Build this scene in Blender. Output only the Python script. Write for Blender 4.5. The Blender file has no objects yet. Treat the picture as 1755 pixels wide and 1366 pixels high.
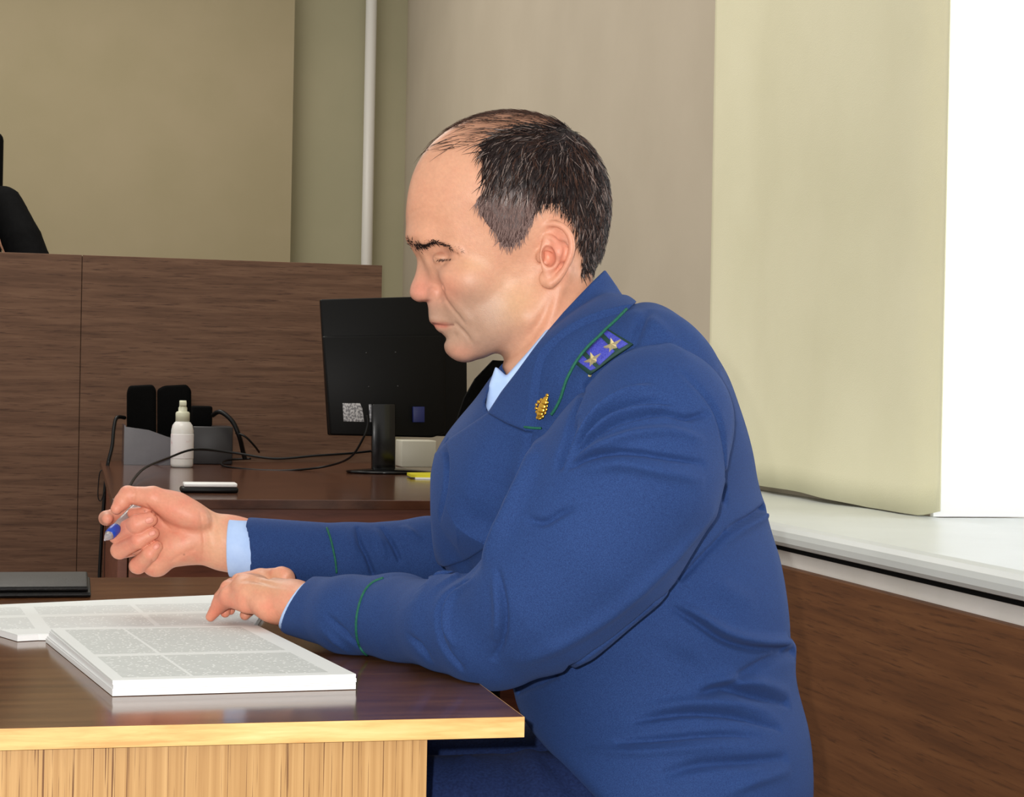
import bpy, bmesh, math, random
import numpy as np
import openvdb
from mathutils import Matrix, Vector

random.seed(7)
RNG = np.random.default_rng(7)
SC = bpy.context.scene
COL = SC.collection

# ------------------------------------------------------------------ camera
IMG_W, IMG_H = 1755, 1366
F = 3150.0                      # focal length in pixels of the 1755 wide frame
CX, CY = IMG_W / 2, IMG_H / 2
CAM_Z = 1.003
YAW, ROLL, PITCH = math.radians(13.34), 0.019, -9.0 / F
view = Vector((math.sin(YAW), math.cos(YAW), PITCH)).normalized()
right0 = Vector((math.cos(YAW), -math.sin(YAW), 0))
up0 = right0.cross(view).normalized()
right = (right0 * math.cos(ROLL) + up0 * math.sin(ROLL)).normalized()
up = right.cross(view).normalized()
CAM = Vector((0, 0, CAM_Z))
cam_data = bpy.data.cameras.new('camera')
cam = bpy.data.objects.new('camera', cam_data)
COL.objects.link(cam)
R3 = Matrix((right, up, -view)).transposed()
cam.matrix_world = Matrix.Translation(CAM) @ R3.to_4x4()
cam_data.sensor_fit = 'HORIZONTAL'
cam_data.sensor_width = 36.0
cam_data.lens = 36.0 * F / IMG_W
cam_data.clip_start = 0.05
cam_data.clip_end = 60
SC.camera = cam

# ------------------------------------------------------------------ light and exposure
SC.view_settings.view_transform = 'Standard'
SC.view_settings.look = 'None'
SC.view_settings.gamma = 1.0
SC.view_settings.use_curve_mapping = False
SC.view_settings.exposure = 0.0
world = bpy.data.worlds.new('room_daylight')
world.use_nodes = True
SC.world = world
wbg = world.node_tree.nodes['Background']
wbg.inputs[0].default_value = (1.0, 0.965, 0.91, 1)
wbg.inputs[1].default_value = 0.66


def lamp(name, kind, loc, energy, color=(1, 1, 1), size=0.1, size_y=None, target=None):
    ld = bpy.data.lights.new(name, kind)
    ld.energy = energy
    ld.color = color
    if kind == 'AREA':
        ld.size = size
        if size_y:
            ld.shape = 'RECTANGLE'
            ld.size_y = size_y
    elif kind in ('POINT', 'SPOT'):
        ld.shadow_soft_size = size
    lo = bpy.data.objects.new(name, ld)
    COL.objects.link(lo)
    lo.location = loc
    if target is not None:
        lo.rotation_euler = (Vector(target) - Vector(loc)).to_track_quat('-Z', 'Y').to_euler()
    return lo


# the camera's flash, a hand's breadth left of and above the lens
fl = CAM - right * 0.04 + up * 0.035 - view * 0.01
lamp('camera_flash', 'POINT', fl, 104, (1.0, 0.97, 0.93), 0.007)
# daylight entering through the window on the right
lamp('window_daylight', 'AREA', (2.6, 1.9, 1.7), 32, (0.95, 0.98, 1.0), 1.6, 2.0, (1.2, 2.6, 1.3))

# added fill lights, unseen overhead, to brighten the far walls and curtain
lamp('rear_fill', 'AREA', (-0.2, 6.6, 3.2), 30, (1.0, 0.95, 0.86), 1.2, 1.2, (-0.2, 6.6, 0))
lamp('rear_fill', 'AREA', (-0.4, 4.2, 3.2), 30, (1.0, 0.95, 0.86), 1.2, 1.2, (0.3, 4.4, 0))


def P(px, py, d):
    """point seen at pixel px, py at depth d along the view axis"""
    return CAM + view * d + right * ((px - CX) / F * d) + up * (-(py - CY) / F * d)


def ray(px, py):
    return view + right * ((px - CX) / F) + up * (-(py - CY) / F)


def on_z(px, py, z):
    r = ray(px, py)
    return CAM + r * ((z - CAM_Z) / r.z)


def on_x(px, py, x):
    r = ray(px, py)
    return CAM + r * (x / r.x)


def on_y(px, py, y):
    r = ray(px, py)
    return CAM + r * (y / r.y)


# ------------------------------------------------------------------ materials
def srgb(r, g, b):
    def c(v):
        v /= 255.0
        return v / 12.92 if v <= 0.04045 else ((v + 0.055) / 1.055) ** 2.4
    return (c(r), c(g), c(b), 1)


def new_mat(name, col=(0.5, 0.5, 0.5, 1), rough=0.5, metal=0.0, spec=0.5):
    m = bpy.data.materials.new(name)
    m.use_nodes = True
    b = m.node_tree.nodes['Principled BSDF']
    b.inputs['Base Color'].default_value = col
    b.inputs['Roughness'].default_value = rough
    b.inputs['Metallic'].default_value = metal
    b.inputs['Specular IOR Level'].default_value = spec
    return m


def nd(m, t, **kw):
    n = m.node_tree.nodes.new(t)
    for k, v in kw.items():
        setattr(n, k, v)
    return n


def lk(m, a, b):
    m.node_tree.links.new(a, b)


def bsdf(m):
    return m.node_tree.nodes['Principled BSDF']


def ramp_node(m, stops):
    r = nd(m, 'ShaderNodeValToRGB')
    e = r.color_ramp.elements
    while len(e) < len(stops):
        e.new(0.5)
    for i, (p, c) in enumerate(stops):
        e[i].position = p
        e[i].color = c
    return r


def noise_mat(name, c1, c2, scale=8, rough=0.7, bump=0.0, bscale=200, stretch=(1, 1, 1), detail=6, spec=0.4, lo=0.35, hi=0.65):
    m = new_mat(name, c1, rough, 0, spec)
    tc = nd(m, 'ShaderNodeTexCoord')
    mp = nd(m, 'ShaderNodeMapping')
    mp.inputs['Scale'].default_value = stretch
    lk(m, tc.outputs['Object'], mp.inputs[0])
    n = nd(m, 'ShaderNodeTexNoise')
    n.inputs['Scale'].default_value = scale
    n.inputs['Detail'].default_value = detail
    lk(m, mp.outputs[0], n.inputs[0])
    r = ramp_node(m, [(lo, c1), (hi, c2)])
    lk(m, n.outputs[0], r.inputs[0])
    lk(m, r.outputs[0], bsdf(m).inputs['Base Color'])
    if bump:
        n2 = nd(m, 'ShaderNodeTexNoise')
        n2.inputs['Scale'].default_value = bscale
        n2.inputs['Detail'].default_value = 3
        lk(m, mp.outputs[0], n2.inputs[0])
        b = nd(m, 'ShaderNodeBump')
        b.inputs['Strength'].default_value = bump
        b.inputs['Distance'].default_value = 0.002
        lk(m, n2.outputs[0], b.inputs['Height'])
        lk(m, b.outputs[0], bsdf(m).inputs['Normal'])
    return m


def wood_mat(name, c_dark, c_mid, c_light, stretch=(1, 1, 1), scale=12, rough=0.35, pores=None, spec=0.5, coat=0.0):
    """veneer: long streaks of three tones, plus optional fine dark pores; stretch squeezes across the grain"""
    m = new_mat(name, c_mid, rough, 0, spec)
    tc = nd(m, 'ShaderNodeTexCoord')
    mp = nd(m, 'ShaderNodeMapping')
    mp.inputs['Scale'].default_value = stretch
    lk(m, tc.outputs['Object'], mp.inputs[0])
    n = nd(m, 'ShaderNodeTexNoise')
    n.inputs['Scale'].default_value = scale
    n.inputs['Detail'].default_value = 8
    n.inputs['Roughness'].default_value = 0.62
    n.inputs['Distortion'].default_value = 0.3
    lk(m, mp.outputs[0], n.inputs[0])
    r = ramp_node(m, [(0.32, c_dark), (0.5, c_mid), (0.68, c_light)])
    lk(m, n.outputs[0], r.inputs[0])
    out = r.outputs[0]
    if pores:
        pc, ps, plo, phi = pores
        n2 = nd(m, 'ShaderNodeTexNoise')
        n2.inputs['Scale'].default_value = ps
        n2.inputs['Detail'].default_value = 4
        n2.inputs['Roughness'].default_value = 0.6
        lk(m, mp.outputs[0], n2.inputs[0])
        r2 = ramp_node(m, [(plo, (0, 0, 0, 1)), (phi, (1, 1, 1, 1))])
        lk(m, n2.outputs[0], r2.inputs[0])
        mx = nd(m, 'ShaderNodeMix', data_type='RGBA')
        lk(m, r2.outputs[0], mx.inputs[0])
        mx.inputs[6].default_value = pc
        lk(m, out, mx.inputs[7])
        out = mx.outputs[2]
    lk(m, out, bsdf(m).inputs['Base Color'])
    if coat:
        bsdf(m).inputs['Coat Weight'].default_value = coat
        bsdf(m).inputs['Coat Roughness'].default_value = 0.06
    return m


def attr_mat(name, rough=0.5, spec=0.5, sss=0.0, bump=0.0, bscale=300, sheen=0.0, attr='Col'):
    m = new_mat(name, (0.5, 0.5, 0.5, 1), rough, 0, spec)
    a = nd(m, 'ShaderNodeAttribute', attribute_name=attr)
    lk(m, a.outputs['Color'], bsdf(m).inputs['Base Color'])
    if sss:
        bsdf(m).inputs['Subsurface Weight'].default_value = sss
        bsdf(m).inputs['Subsurface Radius'].default_value = (1.0, 0.35, 0.2)
        bsdf(m).inputs['Subsurface Scale'].default_value = 0.004
    if bump:
        tc = nd(m, 'ShaderNodeTexCoord')
        n2 = nd(m, 'ShaderNodeTexNoise')
        n2.inputs['Scale'].default_value = bscale
        n2.inputs['Detail'].default_value = 5
        lk(m, tc.outputs['Object'], n2.inputs[0])
        b = nd(m, 'ShaderNodeBump')
        b.inputs['Strength'].default_value = bump
        b.inputs['Distance'].default_value = 0.001
        lk(m, n2.outputs[0], b.inputs['Height'])
        lk(m, b.outputs[0], bsdf(m).inputs['Normal'])
    if sheen:
        bsdf(m).inputs['Sheen Weight'].default_value = sheen
    return m


# ------------------------------------------------------------------ object helpers
def tag(o, label=None, cat=None, group=None, kind=None):
    if label:
        o['label'] = label
    if cat:
        o['category'] = cat
    if group:
        o['group'] = group
    if kind:
        o['kind'] = kind
    return o


def thing(name, label, cat, loc, rz=0.0, group=None):
    o = bpy.data.objects.new(name, None)
    o.empty_display_size = 0.05
    COL.objects.link(o)
    o.location = loc
    o.rotation_euler = (0, 0, rz)
    return tag(o, label, cat, group)


def link_mesh(name, me, mats, parent=None, smooth=False):
    """mesh is in the parent's local space when parent is given and unrotated world data otherwise"""
    o = bpy.data.objects.new(name, me)
    COL.objects.link(o)
    for m in (mats if isinstance(mats, (list, tuple)) else [mats]):
        me.materials.append(m)
    if smooth:
        me.polygons.foreach_set('use_smooth', [True] * len(me.polygons))
    if parent is not None:
        o.parent = parent
    return o


def obj(name, bm, mats, parent=None, smooth=False, world_space=True):
    """bm in world coordinates; moved so it sits right under the parent"""
    me = bpy.data.meshes.new(name)
    if parent is not None and world_space:
        M = Matrix.Identity(4)
        q = parent
        while q is not None:
            M = Matrix.Translation(q.location) @ q.rotation_euler.to_matrix().to_4x4() @ M
            q = q.parent
        bm.transform(M.inverted())
        o_loc = None
    elif parent is None:
        # origin at the base centre of the mesh
        xs = [v.co for v in bm.verts]
        lo = Vector((min(v.x for v in xs), min(v.y for v in xs), min(v.z for v in xs)))
        hi = Vector((max(v.x for v in xs), max(v.y for v in xs), max(v.z for v in xs)))
        o_loc = Vector(((lo.x + hi.x) / 2, (lo.y + hi.y) / 2, lo.z))
        bm.transform(Matrix.Translation(-o_loc))
    else:
        o_loc = None
    bm.normal_update()
    bm.to_mesh(me)
    bm.free()
    o = link_mesh(name, me, mats, parent, smooth)
    if o_loc is not None:
        o.location = o_loc
    return o


def add_box(bm, lo, hi, bev=0.0, seg=2, M=None):
    lo = Vector(lo)
    hi = Vector(hi)
    r = bmesh.ops.create_cube(bm, size=1)
    vs = r['verts']
    for v in vs:
        v.co = Vector((lo.x + (v.co.x + .5) * (hi.x - lo.x), lo.y + (v.co.y + .5) * (hi.y - lo.y), lo.z + (v.co.z + .5) * (hi.z - lo.z)))
    if bev:
        es = list({e for v in vs for e in v.link_edges})
        r2 = bmesh.ops.bevel(bm, geom=es, offset=bev, segments=seg, affect='EDGES', profile=0.5)
        vs = list({v for f in r2['faces'] for v in f.verts} | {v for v in vs if v.is_valid})
    if M is not None:
        for v in vs:
            v.co = M @ v.co
    return vs


def box(name, lo, hi, mat, parent=None, bev=0.0, M=None, smooth=False, seg=2):
    bm = bmesh.new()
    add_box(bm, lo, hi, bev, seg, M)
    return obj(name, bm, mat, parent, smooth)


def add_prism(bm, pts, axis, thick):
    """closed polygon of world points pushed along vector axis by thick"""
    a = Vector(axis).normalized() * thick
    v0 = [bm.verts.new(p) for p in pts]
    v1 = [bm.verts.new(Vector(p) + a) for p in pts]
    bm.faces.new(v0)
    bm.faces.new(v1[::-1])
    n = len(pts)
    for i in range(n):
        bm.faces.new((v0[i], v0[(i + 1) % n], v1[(i + 1) % n], v1[i]))
    bmesh.ops.recalc_face_normals(bm, faces=bm.faces)


def catmull(pts, n=8, closed=False):
    pts = [np.array(p, float) for p in pts]
    out = []
    N = len(pts)
    rng = range(N if closed else N - 1)
    for i in rng:
        p0 = pts[(i - 1) % N] if (closed or i > 0) else pts[i]
        p1, p2 = pts[i], pts[(i + 1) % N]
        p3 = pts[(i + 2) % N] if (closed or i + 2 < N) else pts[(i + 1) % N]
        for k in range(n):
            t = k / n
            out.append(0.5 * ((2 * p1) + (-p0 + p2) * t + (2 * p0 - 5 * p1 + 4 * p2 - p3) * t * t + (-p0 + 3 * p1 - 3 * p2 + p3) * t ** 3))
    if not closed:
        out.append(pts[-1])
    return np.array(out)


def add_tube(bm, path, rad, sides=8, cap=True):
    path = [Vector(p) for p in path]
    n = len(path)
    rads = rad if hasattr(rad, '__len__') else [rad] * n
    rings = []
    ref = None
    for i, p in enumerate(path):
        t = (path[min(i + 1, n - 1)] - path[max(i - 1, 0)])
        t = t.normalized() if t.length > 1e-9 else Vector((0, 0, 1))
        if ref is None:
            ref = t.orthogonal().normalized()
        ref = (ref - t * ref.dot(t))
        ref = ref.normalized() if ref.length > 1e-6 else t.orthogonal().normalized()
        b = t.cross(ref)
        rings.append([bm.verts.new(p + (ref * math.cos(a) + b * math.sin(a)) * rads[i]) for a in [2 * math.pi * k / sides for k in range(sides)]])
    for i in range(n - 1):
        for k in range(sides):
            bm.faces.new((rings[i][k], rings[i][(k + 1) % sides], rings[i + 1][(k + 1) % sides], rings[i + 1][k]))
    if cap:
        bm.faces.new(rings[0][::-1])
        bm.faces.new(rings[-1])


def add_lathe(bm, prof, loc, seg=32):
    rings = []
    for r, z in prof:
        rings.append([bm.verts.new(Vector(loc) + Vector((r * math.cos(a), r * math.sin(a), z))) for a in [2 * math.pi * k / seg for k in range(seg)]])
    for i in range(len(rings) - 1):
        for k in range(seg):
            bm.faces.new((rings[i][k], rings[i][(k + 1) % seg], rings[i + 1][(k + 1) % seg], rings[i + 1][k]))
    bm.faces.new(rings[0][::-1])
    bm.faces.new(rings[-1])
# ------------------------------------------------------------------ the room
XW = 1.47          # plane of the window wall behind curtain
XS = 1.10          # front nose of the window sill
YB = 8.45          # back wall
YN = 2.985         # far reveal of the window niche
YE = 4.25          # where the sill ends, behind the sitter

m_wall_back = noise_mat('wallpaper_olive', srgb(170, 157, 128), srgb(165, 153, 123), 3, 0.85, 0.15, 500, spec=0.2)
m_wall_back2 = noise_mat('wallpaper_green', srgb(174, 168, 140), srgb(169, 164, 136), 3, 0.85, 0.15, 500, spec=0.2)
m_wall_side = noise_mat('wallpaper_beige', srgb(192, 181, 162), srgb(187, 176, 157), 3, 0.85, 0.15, 500, spec=0.2)
m_white_plaster = noise_mat('white_plaster', srgb(238, 234, 228), srgb(226, 222, 214), 6, 0.8, 0.1, 300, spec=0.2)
m_reveal = noise_mat('white_reveal', srgb(250, 250, 250), srgb(246, 246, 248), 4, 0.6, 0.0, spec=0.3)
m_sill = noise_mat('sill_plastic', srgb(218, 223, 221), srgb(211, 216, 214), 5, 0.32, 0.0, spec=0.5)
m_floor = noise_mat('linoleum_brown', srgb(120, 90, 66), srgb(92, 68, 50), 6, 0.5, 0.0)
m_panel_wood = wood_mat('panel_veneer', srgb(96, 60, 34), srgb(110, 70, 40), srgb(122, 80, 47), (3, 0.7, 15), 4, 0.6,
                        pores=(srgb(84, 52, 30), 20, 0.30, 0.46), spec=0.3)
m_pipe = new_mat('pipe_paint', srgb(225, 222, 215), 0.4)


def struct(o):
    o['kind'] = 'structure'
    return o


struct(box('floor', (-3.0, -1.0, -0.06), (2.2, 9.0, 0.0), m_floor))
# window wall: below the sill, beyond the niche
bm = bmesh.new()
add_box(bm, (XW, YN, 0.8005), (XW + 0.5, YE, 3.3))
add_box(bm, (XW, YE, 0.0), (XW + 0.5, YB + 0.3, 3.3))
struct(obj('wall_right', bm, m_wall_side))
struct(box('wall_right_base', (XS + 0.022, 0.2, 0.0), (XW + 0.5, YE - 0.001, 0.7585), m_white_plaster))
xc = on_y(690, 400, YB).x
xl = on_y(500, 300, YB - 0.12).x
struct(box('wall_back', (-3.0, YB, 0.0), (XW, YB + 0.2, 3.3), m_wall_back2))
struct(box('wall_back_left', (-3.0, YB - 0.12, 0.0), (xl, YB, 3.3), m_wall_back))
struct(box('wall_reveal', (XW + 0.0005, YN - 0.012, 0.8), (XW + 0.5, YN, 3.3), m_reveal))
# niche lintel and far jamb, above and beyond the frame
struct(box('trim_1', (XW, 0.2, 2.6), (XW + 0.5, YN - 0.012, 3.3), m_reveal))
# window frame of the niche, outside the picture on the right
bm = bmesh.new()
xf = XW + 0.40
for y0, y1, z0, z1 in ((0.3, 0.36, .8, 2.6), (2.91, 2.97, .8, 2.6), (1.6, 1.66, .8, 2.6), (0.36, 2.91, .8, .86), (0.36, 2.91, 2.54, 2.6)):
    add_box(bm, (xf, y0, z0), (xf + 0.06, y1, z1), 0.006)
win = struct(obj('window_1', bm, m_sill))
m_glass = new_mat('window_glass', (1, 1, 1, 1), 0.02)
bsdf(m_glass).inputs['Transmission Weight'].default_value = 1.0
bsdf(m_glass).inputs['IOR'].default_value = 1.1
bm = bmesh.new()
add_box(bm, (xf + 0.025, 0.36, 0.86), (xf + 0.03, 1.6, 2.54))
add_box(bm, (xf + 0.025, 1.66, 0.86), (xf + 0.03, 2.91, 2.54))
obj('glass_pane', bm, m_glass, win)

# the sill board: long, with a rounded nose, a second seamed strip behind it
bm = bmesh.new()
prof = [(XS + 0.010, 0.765), (XS + 0.004, 0.767), (XS, 0.773), (XS, 0.782), (XS + 0.003, 0.790), (XS + 0.009, 0.7965), (XS + 0.018, 0.8), (XW - 0.002, 0.8), (XW - 0.002, 0.765)]
add_prism(bm, [(x, 0.2, z) for x, z in prof], (0, 1, 0), YE - 0.2)
sill = struct(obj('trim_2', bm, m_sill))
m_seam = new_mat('seam_dark', srgb(60, 60, 55), 0.8)
struct(box('trim_3', (XW + 0.001, 0.2, 0.76), (XW + 0.5, YN - 0.013, 0.7985), m_sill, bev=0.002))
m_gap_shade = new_mat('gap_shade', srgb(8, 8, 8), 0.9, 0, 0.1)
struct(box('shade_strip', (XS + 0.009, 0.2, 0.7586), (XS + 0.06, YE - 0.001, 0.7649), m_gap_shade))  # black strip added to stand for the shadow line under the sill
# brown veneer panelling under the sill
bm = bmesh.new()
add_box(bm, (XS + 0.006, 0.6, 0.05), (XS + 0.0215, YE, 0.733), 0.0015)
struct(obj('trim_4', bm, m_panel_wood))

# heating pipe in the corner
bm = bmesh.new()
px_ = on_y(633, 200, YB - 0.06)
add_tube(bm, [(px_.x, YB - 0.06, 0.0), (px_.x, YB - 0.06, 3.3)], 0.026, 16)
tag(obj('heating_pipe', bm, m_pipe, None, True), 'white vertical heating pipe running up the greenish back wall', 'pipe')

# ------------------------------------------------------------------ curtain on the window wall
m_curt = new_mat('curtain_cloth', srgb(226, 220, 178), 0.85, 0, 0.2)
tc = nd(m_curt, 'ShaderNodeTexCoord')
nz = nd(m_curt, 'ShaderNodeTexNoise')
nz.inputs['Scale'].default_value = 2.2
nz.inputs['Detail'].default_value = 5
lk(m_curt, tc.outputs['Object'], nz.inputs[0])
rr = ramp_node(m_curt, [(0.3, srgb(236, 232, 200)), (0.7, srgb(248, 244, 214))])
lk(m_curt, nz.outputs[0], rr.inputs[0])
lk(m_curt, rr.outputs[0], bsdf(m_curt).inputs['Base Color'])
wv = nd(m_curt, 'ShaderNodeTexNoise')
wv.inputs['Scale'].default_value = 400
lk(m_curt, tc.outputs['Object'], wv.inputs[0])
bp = nd(m_curt, 'ShaderNodeBump')
bp.inputs['Strength'].default_value = 0.25
bp.inputs['Distance'].default_value = 0.002
lk(m_curt, wv.outputs[0], bp.inputs['Height'])
lk(m_curt, bp.outputs[0], bsdf(m_curt).inputs['Normal'])
m_thr = m_curt.node_tree.nodes.new('ShaderNodeBsdfTranslucent')
m_thr.inputs[0].default_value = srgb(230, 222, 170)
mixs = m_curt.node_tree.nodes.new('ShaderNodeMixShader')
mixs.inputs[0].default_value = 0.15
out = m_curt.node_tree.nodes['Material Output']
lk(m_curt, bsdf(m_curt).outputs[0], mixs.inputs[1])
lk(m_curt, m_thr.outputs[0], mixs.inputs[2])
lk(m_curt, mixs.outputs[0], out.inputs[0])

me_v = []
NY, NZ = 60, 46
y0c, y1c = on_x(1612, 500, XW - 0.035).y, on_x(1222, 400, XW - 0.03).y
bm = bmesh.new()
grid = []
for side in (0, 1):
    g = []
    for j in range(NZ):
        row = []
        tz = j / (NZ - 1)
        for i in range(NY):
            t = i / (NY - 1)
            y = y0c + (y1c - y0c) * t - 0.02 * (1 - tz) ** 2 * (t - 0.3)
            wob = 0.010 * math.sin(t * 9.0 + 0.6) + 0.006 * math.sin(t * 23 + 2.0) * (0.4 + 0.6 * (1 - tz))
            hem = 0.8025 + 0.012 * max(0, math.sin((t - .25) * 4.2)) + (0.012 * max(0, 1 - t / 0.06))
            z = hem + (3.2 - hem) * tz
            x = XW - 0.035 + wob * 0.8 + side * 0.002
            row.append(bm.verts.new((x, y, z)))
        g.append(row)
    grid.append(g)
for s in (0, 1):
    for j in range(NZ - 1):
        for i in range(NY - 1):
            q = (grid[s][j][i], grid[s][j][i + 1], grid[s][j + 1][i + 1], grid[s][j + 1][i])
            bm.faces.new(q if s else q[::-1])
for j in range(NZ - 1):
    for i in (0, NY - 1):
        bm.faces.new((grid[0][j][i], grid[0][j + 1][i], grid[1][j + 1][i], grid[1][j][i]))
for i in range(NY - 1):
    for j in (0, NZ - 1):
        bm.faces.new((grid[0][j][i], grid[0][j][i + 1], grid[1][j][i + 1], grid[1][j][i]))
bmesh.ops.recalc_face_normals(bm, faces=bm.faces)
tag(obj('curtain', bm, m_curt, None, True), 'cream cloth curtain hanging flat down to the white sill', 'curtain')

# ------------------------------------------------------------------ judge's bench: tall veneered front
m_bench = wood_mat('bench_veneer', srgb(92, 66, 50), srgb(108, 79, 61), srgb(122, 92, 72), (0.9, 3, 14), 4, 0.6,
                   pores=(srgb(78, 54, 42), 16, 0.30, 0.44), spec=0.3)
YJ = 6.40
zt = on_y(500, 449.5, YJ).z
xr = on_y(655, 455, YJ).x
xs_ = on_y(141, 441, YJ).x
jb = thing('judge_bench', 'tall dark brown veneered bench front behind the desk with the monitor', 'bench', (0.0, YJ + 0.2, 0))
box('front_panel', (xs_ + 0.0012, YJ, 0.0), (xr, YJ + 0.022, zt), m_bench, jb, 0.001)
box('front_panel', (-1.3, YJ, 0.0), (xs_ - 0.0012, YJ + 0.022, zt), m_bench, jb, 0.001)
box('side_panel', (xr - 0.022, YJ + 0.0225, 0.0), (xr, YJ + 0.5, zt), m_bench, jb, 0.001)
box('batten', (xs_ - 0.03, YJ + 0.0225, 0.0), (xs_ + 0.03, YJ + 0.03, zt - 0.002), m_bench, jb, 0.001)
box('bench_top', (-1.3, YJ + 0.031, 1.13), (xr - 0.023, YJ + 0.5, 1.155), m_bench, jb, 0.001)

# ------------------------------------------------------------------ the desk with the monitor
m_desk = wood_mat('desk_dark_top', srgb(58, 34, 24), srgb(84, 52, 38), srgb(98, 64, 46), (1.5, 12, 3), 4, 0.16, spec=0.5)
m_desk_front = wood_mat('desk_red_front', srgb(88, 46, 32), srgb(116, 64, 46), srgb(128, 76, 54), (1.2, 3, 12), 4, 0.4, spec=0.4)
XD0, YD0, YD1 = on_z(200, 855, .75).x, 4.20, 6.36
dk = thing('computer_desk', 'dark brown desk with a reddish front carrying the black monitor', 'desk', (0.75, 5.2, 0))
box('desk_top', (XD0 - 0.01, YD0, 0.728), (1.06, YD1, 0.75), m_desk, dk, 0.0015)
box('front_panel', (XD0 + 0.03, YD0 + 0.03, 0.06), (1.05, YD0 + 0.05, 0.7275), m_desk_front, dk, 0.001)
box('side_panel', (XD0 + 0.005, YD0 + 0.05, 0.0), (XD0 + 0.027, YD1 - 0.01, 0.7275), m_desk_front, dk, 0.001)
box('side_panel', (1.02, YD0 + 0.06, 0.0), (1.042, YD1 - 0.01, 0.7275), m_desk_front, dk, 0.001)

# ------------------------------------------------------------------ the table in front
m_top = wood_mat('table_laminate', srgb(80, 48, 28), srgb(104, 66, 40), srgb(118, 80, 50), (1.2, 10, 3), 5, 0.13, spec=0.34)
m_edge = wood_mat('edge_band_pine', srgb(198, 150, 88), srgb(222, 178, 112), srgb(234, 196, 134), (2, 6, 20), 5, 0.4, spec=0.4)
m_leg = wood_mat('leg_oak_veneer', srgb(160, 120, 72), srgb(180, 141, 90), srgb(194, 156, 104), (70, 12, 0.6), 2.6, 0.45,
                 pores=(srgb(104, 68, 36), 8, 0.36, 0.40), spec=0.3)
XT1, YT0, YT1 = 0.3455, 1.397, 2.478
tb = thing('table', 'brown laminate table with pale edge band at which the man in blue sits', 'table', (-0.35, 1.95, 0))
box('tabletop', (-1.1, YT0, 0.734), (XT1, YT1, 0.75), m_top, tb, 0.0003)
bm = bmesh.new()
add_box(bm, (-1.1, YT0 - 0.0007, 0.7338), (XT1 + 0.0007, YT0 - 0.00005, 0.7498), 0.0002)
add_box(bm, (XT1 + 0.00005, YT0 - 0.00005, 0.7338), (XT1 + 0.0007, YT1, 0.7498), 0.0002)
obj('edge_band', bm, m_edge, tb)
xlp = on_y(732, 1300, YT0 + 0.012).x
box('leg_panel', (-1.02, YT0 + 0.012, 0.0), (xlp, YT0 + 0.028, 0.7335), m_leg, tb, 0.0006)
box('leg_panel', (-1.02, YT1 - 0.05, 0.0), (xlp, YT1 - 0.034, 0.7335), m_leg, tb, 0.0006)
box('crossbar', (-1.02, 1.9, 0.35), (-1.004, YT1 - 0.05, 0.7335), m_leg, tb, 0.0006)
# ------------------------------------------------------------------ implicit sculpting
# The sitter is sculpted in a metric frame parallel to the camera axes whose unit is W0 / F metres (0.57 mm):
# U to the right, V down, W away; (CX, CY, 0) lies W0 metres along the view axis.
W0 = 1.80
UNIT = W0 / F


def Q(px, py, w=W0):
    """frame coordinates of the point seen at px, py at depth w metres"""
    return np.array([CX + (px - CX) * w / W0, CY + (py - CY) * w / W0, (w - W0) / UNIT])


def to_world(p):
    p = np.asarray(p, float).reshape(-1, 3)
    xc = (p[:, 0] - CX) * UNIT
    yc = -(p[:, 1] - CY) * UNIT
    d = W0 + p[:, 2] * UNIT
    R, Uv, V, C = (np.array(v) for v in (right, up, view, CAM))
    return C + xc[:, None] * R + yc[:, None] * Uv + d[:, None] * V


def from_world(p):
    p = np.asarray(p, float).reshape(-1, 3) - np.array(CAM)
    R, Uv, V = (np.array(v) for v in (right, up, view))
    return np.stack([CX + (p @ R) / UNIT, CY - (p @ Uv) / UNIT, ((p @ V) - W0) / UNIT], 1)


def smin(a, b, k):
    if k <= 0:
        return np.minimum(a, b)
    h = np.clip(0.5 + 0.5 * (b - a) / k, 0, 1)
    return b + (a - b) * h - k * h * (1 - h)


def smax(a, b, k):
    return -smin(-a, -b, k)


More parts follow.
